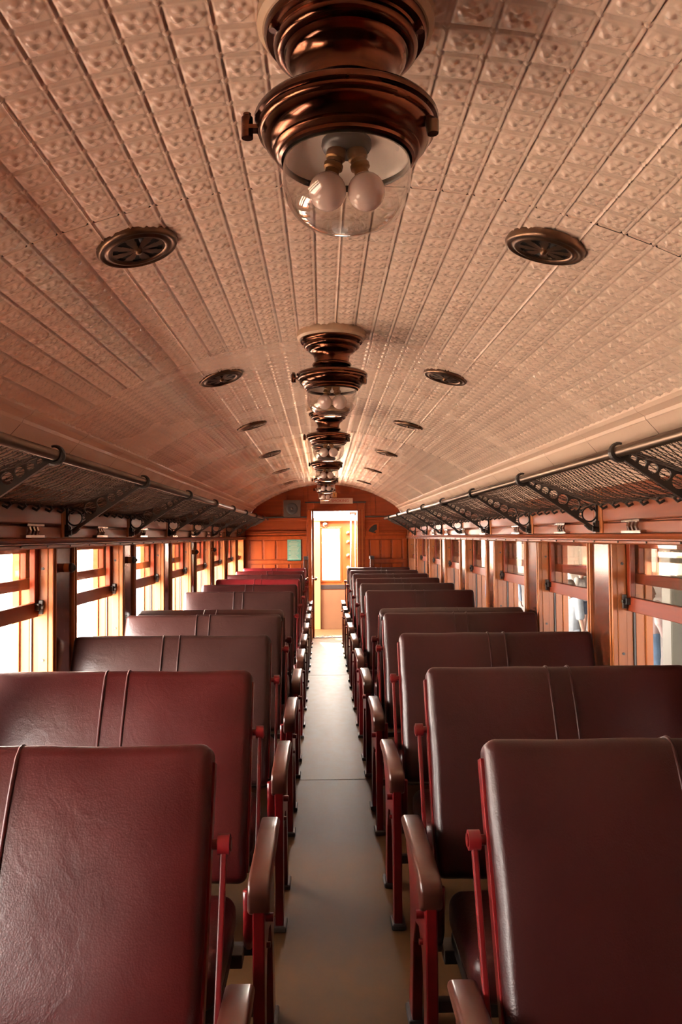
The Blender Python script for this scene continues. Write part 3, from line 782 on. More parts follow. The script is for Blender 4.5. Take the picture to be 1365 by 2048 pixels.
# ------------------------------------------------------------------ ceiling ventilators
def vent_meshes():
    back = MB().lathe([(0.0, 0.004), (0.07, 0.004), (0.07, 0.0), (0.0, 0.0)], 40).mesh('backing', M['black'], False)
    rim = MB().lathe([(0.097, 0.012), (0.0975, 0.0), (0.094, -0.006), (0.088, -0.008), (0.084, -0.005), (0.078, -0.004), (0.074, -0.008), (0.069, -0.009), (0.065, -0.005)], 56).mesh('rim', M['bronze'], True)
    g = MB(); n = 96; rs = [0.0, 0.008, 0.016, 0.026, 0.036, 0.048, 0.060, 0.0665]
    vs = []
    for r_ in rs:
        for k in range(n):
            a = 2 * PI * k / n; vs.append((r_ * math.cos(a), r_ * math.sin(a), -0.0045 - 0.002 * math.cos(r_ / 0.0665 * PI / 2)))
    fs = []
    wd = [0, 0, 1.1, 1.6, 2.1, 2.6, 0]
    for i in range(len(rs) - 1):
        for k in range(n):
            ph = (k % 12) - 5.5
            if wd[i] and abs(ph) < wd[i]: continue
            fs.append((i * n + k, i * n + (k + 1) % n, (i + 1) * n + (k + 1) % n, (i + 1) * n + k))
    gr = g.add(vs, fs).mesh('petal_grille', M['bronze'], True)
    kn = MB().lathe([(0.0, -0.016), (0.006, -0.015), (0.009, -0.011), (0.010, -0.006)], 16).mesh('centre_boss', M['bronze'], True)
    return [('backing', back), ('rim', rim), ('petal_grille', gr), ('centre_boss', kn)]
vm = vent_meshes()
VENTY = [1.875, 3.43, 4.93, 6.62, 8.36, 10.2]
for s in (-1, 1):
    for i, y in enumerate(VENTY):
        sx = 0.500 / R
        o = empty('ceiling_vent', (s * (R - 0.011) * math.sin(sx), y, APEX - R + (R - 0.011) * math.cos(sx)))
        o.rotation_euler = (0, s * sx, random.uniform(-0.3, 0.3))
        tag(o, 'round bronze ceiling vent with petal slots, %s from the doorway wall on the %s side' % (ORD[6 - i], SIDE[s]), 'vent', 'round vents in the ceiling')
        for nme, me in vm: link(nme, me, o)

# ------------------------------------------------------------------ luggage racks
TX, TZ = 0.864, 1.753
def bracket_mesh(s):
    m = MB()
    A, B = Vector((0.872, 1.738)), Vector((1.190, 1.524))     # lower edge, tube end to wall foot
    C, D = Vector((0.872, 1.762)), Vector((1.205, 1.640))     # upper edge
    th = 0.005
    L = lambda p, q_, t: p + (q_ - p) * t
    holes = []
    t = 0.07
    n = 14
    cuts = [0.05]
    while t < 0.70:
        w = (L(C, D, t) - L(A, B, t)).length
        rad = w * 0.33
        ln = (B - A).length
        t1 = t + (2 * rad + 0.010) / ln
        cuts.append(t1); holes.append((t, t1)); t = t1
    vs = []; fs = []
    def cell(q4, c, r_):
        o = len(vs)
        per = []
        for e in range(4):
            for k in range(6):
                per.append(q4[e] + (q4[(e + 1) % 4] - q4[e]) * (k / 6))
        N = len(per)
        for sg in (-1, 1):
            for p in per: vs.append((p.x, sg * th, p.y))
            for p in per:
                dd = (p - c).normalized() * r_ if r_ > 0 else Vector((0, 0))
                vs.append((c.x + dd.x, sg * th, c.y + dd.y))
        for k in range(N):
            k2 = (k + 1) % N
            fs.append((o + k, o + k2, o + N + k2, o + N + k))
            fs.append((o + 2 * N + k, o + 3 * N + k, o + 3 * N + k2, o + 2 * N + k2))
            fs.append((o + N + k, o + N + k2, o + 3 * N + k2, o + 3 * N + k))
            fs.append((o + k, o + 2 * N + k, o + 2 * N + k2, o + k2))
    for t0, t1 in holes:
        q4 = [L(A, B, t0), L(A, B, t1), L(C, D, t1), L(C, D, t0)]
        c = (q4[0] + q4[1] + q4[2] + q4[3]) / 4
        w = (q4[3] - q4[0]).length * 0.5 + (q4[2] - q4[1]).length * 0.5
        cell(q4, c, w * 0.31)
    m.add(vs, fs)
    tE = holes[-1][1]
    a0, c0 = L(A, B, tE), L(C, D, tE)
    # the solid tongue at the tube end, edge bars to the foot and the large end ring
    def bar(p, q_, w):
        dv = (q_ - p).normalized(); nv = Vector((-dv.y, dv.x)) * w
        m.prism([tuple(p - nv), tuple(q_ - nv), tuple(q_ + nv), tuple(p + nv)], -0.008, 0.008, 'XZ')
    bar(A - (B - A) * 0.02, B, 0.007); bar(C, D, 0.006); bar(L(A, B, 0.0), L(C, D, 0.0), 0.01); bar(L(A, B, 0.03), L(C, D, 0.03), 0.01)
    def ring(c, r_, w=0.006):
        N = 28
        vs = []; fs = []
        for sg in (-1, 1):
            for rr in (r_, r_ - w):
                for k in range(N): vs.append((c[0] + rr * math.cos(2 * PI * k / N), sg * 0.006, c[1] + rr * math.sin(2 * PI * k / N)))
        for k in range(N):
            k2 = (k + 1) % N
            fs += [(k, k2, N + k2, N + k), (2 * N + k, 3 * N + k, 3 * N + k2, 2 * N + k2), (k, 2 * N + k, 2 * N + k2, k2), (N + k, N + k2, 3 * N + k2, 3 * N + k)]
        m.add(vs, fs)
    mid = (a0 + L(A, B, 0.94) + c0 + L(C, D, 0.94)) / 4
    ring((1.168, 1.590), 0.036); ring((1.194, 1.545), 0.010, 0.004); ring((1.128, 1.592), 0.010, 0.004)
    m.box((1.190, -0.020, 1.506), (1.2075, 0.020, 1.56)); m.box((1.198, -0.006, 1.56), (1.2075, 0.006, 1.65))
    m.tube([(1.178, -0.012, 1.524), (1.205, -0.012, 1.524)], 0.013, 10); m.tube([(1.15, 0.0, 1.546), (1.168, 0.0, 1.528), (1.19, 0.0, 1.520)], 0.010, 8)
    # clip over the tube
    cl = [(TX + 0.026 * math.cos(a), 0, TZ + 0.026 * math.sin(a)) for a in [-PI * 0.35 - k * PI * 1.25 / 14 for k in range(15)]]
    m.tube(cl, 0.007, 8, radii=[0.009] * 8 + [0.008 - 0.0007 * k for k in range(7)])
    if s < 0: m.v = [(-x, y, z) for x, y, z in m.v]
    return m.mesh('bracket', M['iron'])
def net_mesh(s):
    m = MB()
    y0, y1 = 0.6, Y1 - 0.15
    def surf(u, y):          # u 0 at the tube, 1 at the wall
        x = TX + 0.004 + (1.196 - TX) * u
        ph = ((y - PIL0) / BAY) % 1.0
        sag = 0.040 * math.sin(PI * u) * math.sin(PI * ph)
        z = TZ + 0.002 + (1.640 - TZ) * u - sag - 0.012 * u * abs(math.sin(8 * PI * ph))
        return Vector((s * x, y, z))
    step = 0.037
    N = int((y1 - y0) / step)
    US = 9
    sl = 5
    for d in (-1, 1):
        for i in range(-sl, N + sl):
            pts = []
            for j in range(US + 1):
                u = j / US
                y = y0 + (i + d * u * sl) * step
                if y < y0 or y > y1: continue
                pts.append(surf(u, y))
            if len(pts) > 1: m.tube(pts, 0.0016, 3, caps=False)
    hw = int((y1 - y0) / (step))
    o8 = [(1, 0, 0), (-1, 0, 0), (0, 1, 0), (0, -1, 0), (0, 0, 1), (0, 0, -1)]
    f8 = [(0, 2, 4), (2, 1, 4), (1, 3, 4), (3, 0, 4), (2, 0, 5), (1, 2, 5), (3, 1, 5), (0, 3, 5)]
    for j in range(1, 2 * sl):
        u = j / (2 * sl)
        for i in range(hw):
            y = y0 + (i + (0.5 if j % 2 else 0.0)) * step
            c = surf(u, y)
            m.add([(c.x + a * 0.0046, c.y + b * 0.0046, c.z + cc * 0.0046) for a, b, cc in o8], f8)
    ed = []
    yv = y0
    while yv < y1:
        ed.append(surf(1.0, yv)); yv += 0.03
    m.tube(ed, 0.006, 5)
    ed2 = [surf(0.0, y0), surf(0.0, y1)]
    m.tube(ed2, 0.004, 5)
    return m.mesh('luggage_net', M['cord'])
for s in (-1, 1):
    o = empty('luggage_rack', (0, 0, 0))
    tag(o, 'long luggage rack of dark netting on iron brackets along the %s side' % SIDE[s], 'luggage rack', 'luggage racks along the walls')
    MB().tube([(s * TX, 0.5, TZ), (s * TX, Y1 - 0.12, TZ)], 0.0165, 16).build('front_tube', M['tube'], o, smooth=True)
    bm_ = bracket_mesh(s)
    for y in PIL:
        if y > 1: link('bracket', bm_, o, (0, y, 0))
    nt_ = link('luggage_net', net_mesh(s), o); nt_['kind'] = 'stuff'
    hm = MB().tube([(s * 1.2085, 0, 1.622), (s * 1.19, 0, 1.612), (s * 1.180, 0, 1.622), (s * 1.188, 0, 1.634)], 0.006, 6).mesh('net_hook', M['iron'])
    yv = 1.4
    while yv < Y1 - 0.2:
        link('net_hook', hm, o, (0, yv, 0)); yv += 0.147

# ------------------------------------------------------------------ chrome coat hooks on the frieze
def hook_mesh(s):
    m = MB()
    x0 = W - 0.006
    m.box((s * (x0 + 0.004), -0.100, 1.503), (s * (x0 - 0.024), 0.100, 1.513))
    m.box((s * (x0 + 0.004), -0.092, 1.549), (s * (x0 - 0.026), 0.092, 1.557))
    for y in (-0.040, 0.0, 0.040):
        m.tube([(s * (x0 - 0.010), y, 1.510), (s * (x0 - 0.018), y, 1.531), (s * (x0 - 0.012), y, 1.551)], 0.0075, 8)
    return m.mesh('coat_hook', M['chrome'], bevel=0.0)
for s in (-1, 1):
    hm = hook_mesh(s)
    for i in range(9):
        o = link('coat_hook', hm, None, (0, 3.15 + P * i + (0.10 if i == 3 else 0), 0))
        tag(o, 'small chrome coat hook bar above the windows, %s from the doorway wall, %s side' % (ORD[9 - i], SIDE[s]), 'hook', 'chrome coat hooks below the racks')

# round black knobs on the sunny side pilasters
km = MB().lathe([(0.020, 0.0), (0.020, -0.020), (0.018, -0.024)], 20).xform(Matrix.Rotation(-PI / 2, 4, 'Y')).mesh('knob_base', M['wood'], True, angle=0.6)
kk = MB().lathe([(0.018, -0.022), (0.022, -0.026), (0.022, -0.036), (0.016, -0.042), (0.006, -0.052), (0.0, -0.053)], 20).xform(Matrix.Rotation(-PI / 2, 4, 'Y')).mesh('knob_head', M['iron'], True, angle=0.6)
for i, n_ in enumerate((3, 4, 6, 7)):
    o = empty('blind_knob', (-(W - 0.0), PIL[n_] + 0.02, 1.366))
    tag(o, 'round black knob on a wooden boss, on the %s pilaster from the doorway wall' % ORD[10 - n_], 'knob', 'black knobs on the pilasters')
    o.rotation_euler = (0, 0, PI)
    link('knob_base', km, o); link('knob_head', kk, o)
    o.rotation_euler = (0, 0, 0)
    for ch in o.children: ch.rotation_euler = (0, 0, 0)

# ------------------------------------------------------------------ things on the far wall
M['white'] = mat('cream_sign', (0.5270, 0.3995, 0.3230), rough=0.5)
M['redtext'] = mat('red_lettering', (0.36, 0.03, 0.02), rough=0.6)
M['teal'] = mat('teal_notice', (0.12, 0.30, 0.23), rough=0.5, noise_amt=0.2, noise_scale=(30, 30, 30))
M['noticetext'] = mat('notice_print', (0.30, 0.30, 0.22), rough=0.6)
M['boxpaint'] = mat('grey_brown_box', (0.0460, 0.0260, 0.0168), rough=0.6)
def text(body, size, loc, m, parent, name):
    cu = bpy.data.curves.new(name, 'FONT')
    cu.body = body; cu.size = size; cu.extrude = 0.0008; cu.align_x = 'CENTER'; cu.align_y = 'CENTER'
    t = bpy.data.objects.new('tmp_text', cu); COL.objects.link(t)
    dg = bpy.context.evaluated_depsgraph_get()
    me = bpy.data.meshes.new_from_object(t.evaluated_get(dg))
    bpy.data.objects.remove(t, do_unlink=True)
    me.materials.clear(); me.materials.append(m)
    o = link(name, me, parent, loc); o.rotation_euler = (PI / 2, 0, 0)
    return o
px = 1575.0 / Y1       # pixels per metre at the far wall
def fx(x): return CAM.x + (x - VPX) / px
def fz(y): return 1.5 + (VPY - y) / px
sg = empty('smoking_sign', ((fx(641) + fx(706)) / 2, Y1 - 0.052, fz(1002)))
tag(sg, 'cream sign with red capital letters on top of the doorway', 'sign')
hw_ = (fx(706) - fx(641)) / 2
MB().box((-hw_, -0.006, -0.042), (hw_, 0.006, 0.040)).build('sign_board', M['white'], sg, bevel=0.002)
text('NO SMOKING', 0.058, (0.0, -0.0075, 0.0), M['redtext'], sg, 'lettering')
np_ = empty('number_plate', (fx(669.5), Y1 - 0.008, fz(990)))
tag(np_, 'small yellow number plate just above the doorway sign', 'plate')
M['plate'] = mat('yellow_plate', (0.55, 0.24, 0.06), rough=0.5)
MB().box((-0.036, -0.006, -0.036), (0.036, 0.006, 0.036)).build('plate', M['plate'], np_, bevel=0.002)
text('1', 0.06, (0, -0.0075, 0), M['iron'], np_, 'numeral')
sp = empty('wall_speaker', ((fx(568) + fx(602)) / 2, Y1 - 0.05, fz(1017)))
tag(sp, 'square grey-brown loudspeaker box high on the end wall', 'speaker')
MB().box((-0.125, -0.05, -0.122), (0.125, 0.05, 0.125)).build('speaker_box', M['boxpaint'], sp, bevel=0.004)
MB().lathe([(0.085, 0.0), (0.08, -0.006), (0.05, -0.002), (0.0, 0.0)], 28).xform(Matrix.Translation((0, -0.05, 0)) @ Matrix.Rotation(-PI / 2, 4, 'X')).build('speaker_grille', M['foot'], sp, smooth=True)
MB().lathe([(0.02, 0.006), (0.018, 0.010), (0.0, 0.012)], 16).xform(Matrix.Translation((0, -0.05, 0)) @ Matrix.Rotation(PI / 2, 4, 'X')).build('speaker_cone', M['boxpaint'], sp, smooth=True)
no = empty('wall_notice', ((fx(575) + fx(602)) / 2, Y1 - 0.018, fz(1100)))
tag(no, 'teal printed notice sheet on the orange end panel', 'notice')
nw_ = (fx(602) - fx(575)) / 2; nh = (fz(1079) - fz(1122)) / 2
MB().box((-nw_, -0.004, -nh), (nw_, 0.004, nh)).build('sheet', M['teal'], no)
ln = MB()
for i in range(16):
    z = nh - 0.03 - i * (2 * nh - 0.05) / 16
    w_ = nw_ * (0.8 if i % 4 else 0.5)
    ln.box((-w_, -0.0048, z - 0.0035), (w_ * random.uniform(0.6, 1.0), -0.004, z + 0.0035))
ln.build('print_lines', M['noticetext'], no)
# quadrant-shaped brake gauge plate
qd = empty('quadrant_plate', (fx(731), Y1 - 0.02, fz(1073)))
tag(qd, 'varnished quadrant plate with a dark curved slot beside the doorway', 'plate')
Rq = 0.20
pq = [(Rq, 0.0), (Rq, Rq)] + [(Rq - Rq * math.sin(a), Rq * math.cos(a)) for a in [PI / 2 * k / 12 for k in range(1, 13)]]
MB().prism(pq, -0.008, 0.010, 'XZ').build('plate_board', M['endwood'], qd)
a0_, a1_ = 0.12, 1.05
sl_ = [(Rq - 0.165 * math.sin(a), 0.02 + 0.165 * math.cos(a)) for a in [a0_ + 0.18 + (a1_ - a0_) * k / 10 for k in range(11)]] + [(Rq - 0.085 * math.sin(a), 0.02 + 0.085 * math.cos(a)) for a in [a1_ + 0.18 - (a1_ - a0_) * k / 10 for k in range(11)]]
MB().prism(sl_, -0.0095, -0.007, 'XZ').build('slot', M['black'], qd)
MB().prism([(Rq - 0.045, 0.12), (Rq - 0.03, 0.12), (Rq - 0.03, 0.175), (Rq - 0.045, 0.175)], -0.0095, -0.007, 'XZ').build('slot', M['black'], qd)
MB().lathe([(0.012, 0.0), (0.010, -0.01), (0.0, -0.012)], 14).xform(Matrix.Translation((Rq - 0.06, -0.007, 0.055)) @ Matrix.Rotation(-PI / 2, 4, 'X')).build('pivot', M['iron'], qd, smooth=True)

# ------------------------------------------------------------------ outside
GZ = -1.05
M['ground'] = mat('pale_concrete_yard', (0.62, 0.53, 0.45), rough=0.9, noise_amt=0.3, noise_scale=(1.5, 1.5, 1.5), color2=(0.54, 0.45, 0.38))
M['weather'] = mat('tan_weatherboard', (0.1456, 0.0980, 0.0616), rough=0.7, noise_amt=0.25, noise_scale=(1, 1, 6))
M['post'] = mat('olive_post_paint', (0.0308, 0.0246, 0.0118), rough=0.6, noise_amt=0.25, noise_scale=(6, 6, 1.5))
M['shade_boards'] = mat('brown_shade_boards', (0.1440, 0.0780, 0.0480), rough=0.7, noise_amt=0.3, noise_scale=(3, 12, 3))
M['rail'] = mat('rail_steel', (0.25, 0.17, 0.12), rough=0.5, metal=0.6)
g = MB().box((-60, -25, GZ - 0.2), (60, 90, GZ)).build('ground', M['ground'])
tag(g, 'pale concrete yard around the carriage', 'ground', kind='structure')
M['asphalt'] = mat('worn_asphalt', (0.1140, 0.1013, 0.0927), rough=0.85, noise_amt=0.35, noise_scale=(2, 2, 2), color2=(0.0845, 0.0745, 0.0678))
pf = MB().box((1.9, -24, GZ - 0.05), (13.0, 80, GZ + 0.03)).build('platform', M['asphalt'])
tag(pf, 'worn pinkish asphalt platform under the added shade roof', 'platform', kind='structure')
M['underframe'] = mat('underframe_iron', (0.03, 0.024, 0.02), rough=0.7)
uf = empty('underframe', (0, 0, 0))
tag(uf, 'dark iron underframe with skirts added to block light below the carriage floor', 'underframe')
for sx in (-1, 1):
    MB().box((sx * 1.22, Y0, -0.95), (sx * 1.28, Y1 + 1.2, -0.14)).build('light_block_skirt', M['underframe'], uf)  # unseen skirts, added to stop light passing under the carriage
MB().box((-1.2, Y0, -0.35), (1.2, Y1 + 1.2, -0.14)).build('frame_bed', M['underframe'], uf)
for s in (-1, 1):
    r_ = MB().prism([(s * 0.53 - 0.035, GZ), (s * 0.53 + 0.035, GZ), (s * 0.53 + 0.035, GZ + 0.14), (s * 0.53 - 0.035, GZ + 0.14)], -20, 60, 'XZ').build('running_rail', M['rail'])
    tag(r_, 'steel running rail under the carriage on the %s side' % SIDE[s], 'rail')
# station building, with an unseen roof added to shade the platform side
st = empty('station_building', (13.0, 20, GZ))
GB = GZ + 0.03
tag(st, 'long tan weatherboard station building beyond the platform', 'building')
MB().box((0, -44, 0), (4.0, 40, 4.6)).build('wall', M['weather'], st)
bdm = MB().prism([(-0.03, 0.0), (0.0, 0.0), (0.0, 0.2), (-0.005, 0.2)], -44, 40, 'XZ').mesh('board', M['weather'])
for i in range(22): link('board', bdm, st, (0, 0, i * 0.2))
M['dkglass'] = mat('dark_window', (0.03, 0.03, 0.035), rough=0.08)
for y in (-6, -2.2, 3.4, 8.0, 13.5):
    f_ = MB().box((-0.07, y - 0.6, 1.0), (0.0, y + 0.6, 2.6)).build('window', M['white'], st)
    MB().box((-0.075, y - 0.5, 1.1), (-0.068, y + 0.5, 1.76)).box((-0.075, y - 0.5, 1.84), (-0.068, y + 0.5, 2.5)).build('pane', M['dkglass'], f_)
for y in (0.6, 10.8):
    f_ = MB().box((-0.07, y - 0.5, 0.0), (0.0, y + 0.5, 2.2)).build('door', M['sash'], st)
    MB().box((-0.08, y - 0.4, 0.1), (-0.068, y + 0.4, 0.9)).box((-0.08, y - 0.4, 1.0), (-0.068, y + 0.4, 2.0)).build('door_panel', M['sash'], f_)
vr = empty('added_shade_roof', (1.62, 20, GZ))  # roof and edge board are out of view, added to block skylight
tag(vr, 'unseen brown boarded roof added to shade the platform', 'roof')
pl_ = MB().box((0, -0.0, 3.60), (11.38, 0.30, 3.65)).mesh('roof_board', M['shade_boards'])
for i in range(290):
    link('roof_board', pl_, vr, (0, -44 + i * 0.3005, 0))
MB().box((-0.05, -44, 3.35), (0.05, 40, 3.63)).build('shade_valance', M['shade_boards'], vr)
for (x, y, w_) in ((3.25, 7.3, 0.20), (3.25, 14.5, 0.2), (3.25, 21.7, 0.2), (3.25, 28.9, 0.2), (3.25, 0.1, 0.2)):
    o = empty('verandah_post', (x, y, GZ))
    k_ = int(round((y - 0.1) / 7.2))
    tag(o, 'square olive verandah post on the platform, number %s counting from the rear wall' % ['one', 'two', 'three', 'four', 'five'][k_], 'post', 'verandah posts')
    MB().box((-w_ / 2, -w_ / 2, 0.25), (w_ / 2, w_ / 2, 3.60)).build('shaft', M['post'], o, bevel=0.01)
    MB().box((-w_ / 2 - 0.04, -w_ / 2 - 0.04, 0.0), (w_ / 2 + 0.04, w_ / 2 + 0.04, 0.25)).build('plinth', M['post'], o, bevel=0.01)
M['orange'] = mat('orange_paint', (0.4500, 0.1500, 0.0120), rough=0.5)
ob = empty('signal_post', (4.85, 20.2, GZ))
tag(ob, 'orange painted steel post standing on the platform', 'post')
MB().tube([(0, 0, 0.04), (0, 0, 2.6)], 0.085, 14).build('shaft', M['orange'], ob, smooth=True, angle=0.7)
MB().lathe([(0.17, 0.0), (0.17, 0.03), (0.10, 0.06), (0.0, 0.06)], 18).build('base', M['orange'], ob)
MB().lathe([(0.095, 2.58), (0.10, 2.62), (0.06, 2.67), (0.0, 2.68)], 14).build('cap', M['orange'], ob, smooth=True)

# white parked cars beyond the people
M['carwhite'] = mat('white_car_paint', (0.2250, 0.2040, 0.1860), rough=0.25, coat=0.5)
M['tyre'] = mat('tyre_rubber', (0.02, 0.018, 0.018), rough=0.8)
def car(x, y, label):
    o = empty('parked_car', (x, y, GZ))
    tag(o, label, 'car', 'white cars parked at the platform')
    prof = [(-2.1, 0.28), (-2.15, 0.62), (-2.0, 0.86), (-1.55, 0.92), (-1.15, 1.36), (-0.6, 1.46), (0.5, 1.44), (1.15, 0.98), (1.9, 0.84), (2.12, 0.62), (2.1, 0.28)]
    MB().prism(prof, -0.82, 0.82, 'YZ').build('body', M['carwhite'], o, smooth=True, bevel=0.07, segs=3)
    for sx in (-1, 1):
        MB().prism([(-1.10, 0.98), (-0.95, 1.30), (-0.55, 1.38), (-0.12, 1.38), (-0.12, 0.98)], sx * 0.818, sx * 0.826, 'YZ').build('side_window', M['dkglass'], o)
        MB().prism([(-0.02, 0.98), (-0.02, 1.38), (0.42, 1.36), (0.92, 0.98)], sx * 0.818, sx * 0.826, 'YZ').build('side_window', M['dkglass'], o)
        for yy in (-1.35, 1.30):
            wv = MB().tube([(sx * 0.66, yy, 0.31), (sx * 0.84, yy, 0.31)], 0.31, 24).build('wheel', M['tyre'], o, smooth=True, angle=0.7)
            MB().tube([(sx * 0.82, yy, 0.31), (sx * 0.85, yy, 0.31)], 0.19, 18).build('hub_cap', M['chrome'], wv)
car(9.3, 22.6, 'white car parked at the platform, abreast of the nearer verandah posts')
car(9.3, 28.4, 'white car parked at the platform, far beyond the people')

# people on the platform
M['skin'] = mat('skin', (0.1500, 0.0720, 0.0480), rough=0.5, noise_amt=0.15, noise_scale=(10, 10, 10))
def cap(vs, fs, a, b, ra, rb, n=12):
    m = MB()
    a, b = Vector(a), Vector(b)
    d = (b - a); ln = max(d.length, 1e-6); d /= ln
    pts, rad = [], []
    for k in range(4):
        t = k / 4 * PI / 2
        pts.append(a - d * (ra * math.cos(t))); rad.append(max(0.001, ra * math.sin(t)))
    for k in range(5):
        t = k / 4; pts.append(a.lerp(b, t)); rad.append(ra + (rb - ra) * t)
    for k in range(1, 5):
        t = k / 4 * PI / 2
        pts.append(b + d * (rb * math.sin(t))); rad.append(max(0.001, rb * math.cos(t)))
    m.tube(pts, 0.1, n, radii=rad)
    o = len(vs); vs.extend(m.v); fs.extend([tuple(i + o for i in f) for f in m.f])
def remesh(vs, fs, name, m, parent, voxel=0.011, squash=None):
    me = bpy.data.meshes.new(name); me.from_pydata(vs, [], fs)
    o = bpy.data.objects.new('tmp', me); COL.objects.link(o)
    md = o.modifiers.new('r', 'REMESH'); md.mode = 'VOXEL'; md.voxel_size = voxel; md.use_smooth_shade = True
    sm_ = o.modifiers.new('s', 'SMOOTH'); sm_.factor = 0.5; sm_.iterations = 3
    dg = bpy.context.evaluated_depsgraph_get()
    me2 = bpy.data.meshes.new_from_object(o.evaluated_get(dg))
    bpy.data.objects.remove(o, do_unlink=True)
    me2.materials.clear(); me2.materials.append(m)
    for p in me2.polygons: p.use_smooth = True
    return link(name, me2, parent)
def person(x, y, h, face, label, top, bottom, hair, legs='long', sleeve=0.5, arm_l=0.15, arm_r=0.15, elbow=0.3, hat=None):
    o = empty('person', (x, y, GZ)); o.rotation_euler = (0, 0, face); o.scale = (h / 1.75,) * 3
    tag(o, label, 'person', 'people on the platform')
    hip, kne, ank = 0.92, 0.50, 0.085
    sh = 1.44
    vs, fs = [], []
    J = {}
    for e, an in ((-1, arm_l), (1, arm_r)):
        J[('sh', e)] = Vector((e * 0.185, 0, sh))
        el = J[('sh', e)] + Vector((e * math.sin(an), 0.02, -math.cos(an))) * 0.30
        J[('el', e)] = el
        J[('wr', e)] = el + Vector((e * math.sin(an) * 0.4, -math.sin(elbow), -math.cos(elbow))) * 0.255
        J[('hip', e)] = Vector((e * 0.092, 0, hip)); J[('kn', e)] = Vector((e * 0.105, -0.02, kne)); J[('an', e)] = Vector((e * 0.115, 0.015, ank))
    # body: one surface
    cap(vs, fs, (0, 0, 1.02), (0, 0, 1.30), 0.125, 0.14); cap(vs, fs, (0, 0, 0.95), (0, 0, 1.05), 0.13, 0.125)
    for e in (-1, 1):
        cap(vs, fs, (e * 0.07, 0, 1.34), J[('sh', e)], 0.085, 0.062)
        cap(vs, fs, (e * 0.05, 0, 1.05), (e * 0.075, 0, 1.32), 0.105, 0.105)
        cap(vs, fs, J[('sh', e)], J[('el', e)], 0.052, 0.040); cap(vs, fs, J[('el', e)], J[('wr', e)], 0.041, 0.027)
        cap(vs, fs, J[('hip', e)], J[('kn', e)], 0.085, 0.056); cap(vs, fs, J[('kn', e)], J[('an', e)], 0.058, 0.036)
        cap(vs, fs, J[('an', e)] + Vector((0, 0.02, -0.045)), J[('an', e)] + Vector((0, -0.15, -0.055)), 0.036, 0.030)
        w = J[('wr', e)]; d = (w - J[('el', e)]).normalized()
        side = Vector((0, -1, 0)) - d * Vector((0, -1, 0)).dot(d); side.normalize()
        nn = d.cross(side)
        for t in (-0.022, 0.0, 0.022): cap(vs, fs, w + d * 0.01 + side * t * 0.7, w + d * 0.085 + side * t, 0.017, 0.015, 8)
        for t, l1 in ((0.030, 0.062), (0.010, 0.072), (-0.010, 0.068), (-0.030, 0.052)):
            b0 = w + d * 0.088 + side * t
            b1 = b0 + (d + nn * 0.25 * (-e)) .normalized() * l1 * 0.55; b2 = b1 + (d + nn * 0.9 * (-e)).normalized() * l1 * 0.5
            cap(vs, fs, b0, b1, 0.0100, 0.0092, 8); cap(vs, fs, b1, b2, 0.0092, 0.0078, 8)
        t0 = w + d * 0.03 + side * 0.028
        t1 = t0 + (d * 0.6 + side * 0.7).normalized() * 0.04; t2 = t1 + (d * 0.95 + side * 0.15).normalized() * 0.03
        cap(vs, fs, t0, t1, 0.0115, 0.0105, 8); cap(vs, fs, t1, t2, 0.0105, 0.009, 8)
    cap(vs, fs, (0, 0.012, 1.40), (0, -0.005, 1.56), 0.062, 0.056)
    cap(vs, fs, (0, 0.008, 1.645), (0, -0.004, 1.60), 0.094, 0.083); cap(vs, fs, (0, -0.035, 1.57), (0, -0.045, 1.55), 0.055, 0.042)
    cap(vs, fs, (0, -0.088, 1.625), (0, -0.112, 1.594), 0.012, 0.017, 8)
    for e in (-1, 1):
        cap(vs, fs, (e * 0.088, 0.01, 1.635), (e * 0.090, 0.014, 1.600), 0.018, 0.012, 8)
        cap(vs, fs, (e * 0.025, -0.086, 1.556), (0, -0.090, 1.556), 0.009, 0.011, 8)
    body = remesh(vs, fs, 'body', M['skin'], o, 0.0105)
    for e in (-1, 1):
        MB().lathe([(0.011 * math.sin(t), 0.011 * math.cos(t)) for t in [PI * k / 8 for k in range(9)]], 10, (e * 0.033, -0.080, 1.628)).build('eye', M['foot'], o, smooth=True)
    # clothing
    tm = mat('top_cloth', tuple(c * 0.26 for c in top), rough=0.85, noise_amt=0.2, noise_scale=(9, 9, 9))
    bmm = mat('bottom_cloth', tuple(c * 0.5 for c in bottom), rough=0.85, noise_amt=0.2, noise_scale=(9, 9, 9))
    vs, fs = [], []
    cap(vs, fs, (0, 0, 0.95), (0, 0, 1.30), 0.152, 0.155)
    for e in (-1, 1):
        cap(vs, fs, (e * 0.055, 0, 0.93), (e * 0.08, 0, 1.32), 0.120, 0.118)
        cap(vs, fs, (e * 0.06, 0, 1.36), J[('sh', e)], 0.096, 0.076)
        el = J[('sh', e)].lerp(J[('el', e)], min(1, sleeve / 0.55))
        cap(vs, fs, J[('sh', e)], el, 0.074, 0.066)
        if sleeve > 0.6: cap(vs, fs, J[('el', e)], J[('el', e)].lerp(J[('wr', e)], 0.9), 0.055, 0.040)
    remesh(vs, fs, 'shirt', tm, o, 0.014)
    vs, fs = [], []
    cap(vs, fs, (0, 0, 0.93), (0, 0, 0.985), 0.142, 0.140)
    for e in (-1, 1):
        kn = J[('kn', e)]
        cap(vs, fs, (e * 0.07, 0, 0.92), J[('hip', e)].lerp(kn, 0.8), 0.112, 0.088)
        if legs == 'long':
            cap(vs, fs, J[('hip', e)], kn, 0.098, 0.074); cap(vs, fs, kn, J[('an', e)] + Vector((0, 0, 0.05)), 0.072, 0.056)
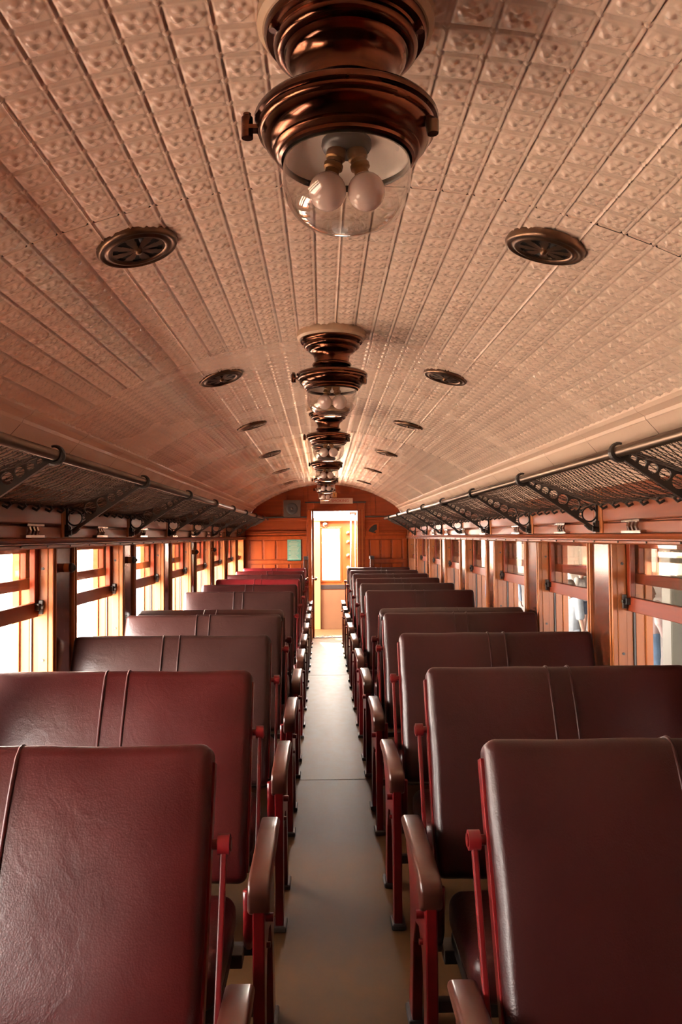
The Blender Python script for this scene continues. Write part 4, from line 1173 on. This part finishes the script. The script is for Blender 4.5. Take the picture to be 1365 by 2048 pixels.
    remesh(vs, fs, 'trousers' if legs == 'long' else 'shorts', bmm, o, 0.014)
    sm_ = mat('shoe', (0.05, 0.04, 0.04), rough=0.6)
    for e in (-1, 1):
        vs, fs = [], []
        a = J[('an', e)]
        cap(vs, fs, (a.x, a.y + 0.03, 0.046), (a.x, a.y - 0.15, 0.042), 0.046, 0.042); cap(vs, fs, (a.x, a.y, 0.06), (a.x, a.y, 0.09), 0.046, 0.045)
        remesh(vs, fs, 'shoe', sm_, o, 0.012)
    hm_ = mat('hair', hair, rough=0.6, noise_amt=0.3, noise_scale=(30, 30, 8))
    vs, fs = [], []
    cap(vs, fs, (0, 0.022, 1.665), (0, 0.03, 1.60), 0.096, 0.082)
    remesh(vs, fs, 'hair', hm_, o, 0.013)
    return o
person(4.05, 13.0, 1.80, 2.0, 'person in a loose grey-blue shirt seen through the second platform window', (0.42, 0.46, 0.50), (0.30, 0.36, 0.42), (0.06, 0.04, 0.03), sleeve=0.5, arm_r=0.5, elbow=0.2)
person(6.55, 20.0, 1.70, 0.6, 'person in a white shirt and navy shorts with bare legs', (0.80, 0.76, 0.72), (0.05, 0.07, 0.11), (0.55, 0.5, 0.48), legs='short', sleeve=0.4)
person(5.3, 26.0, 1.72, 1.2, 'person in a white top and blue shorts with bent arms', (0.80, 0.80, 0.80), (0.14, 0.22, 0.34), (0.05, 0.03, 0.02), legs='short', sleeve=0.4, elbow=1.3)
person(5.25, 12.7, 1.72, 1.8, 'person in a pink blouse and blue jeans behind the olive post', (0.75, 0.50, 0.46), (0.08, 0.14, 0.22), (0.10, 0.05, 0.03), sleeve=0.9, arm_l=0.2)
person(5.55, 12.1, 1.75, 4.2, 'person in a pink top and dark navy trousers by the olive post', (0.70, 0.38, 0.32), (0.025, 0.035, 0.06), (0.05, 0.03, 0.02), sleeve=0.5)
person(4.62, 19.6, 1.75, 2.6, 'person in a blue shirt standing beside the orange post', (0.30, 0.38, 0.50), (0.20, 0.20, 0.24), (0.05, 0.03, 0.02), sleeve=0.9)
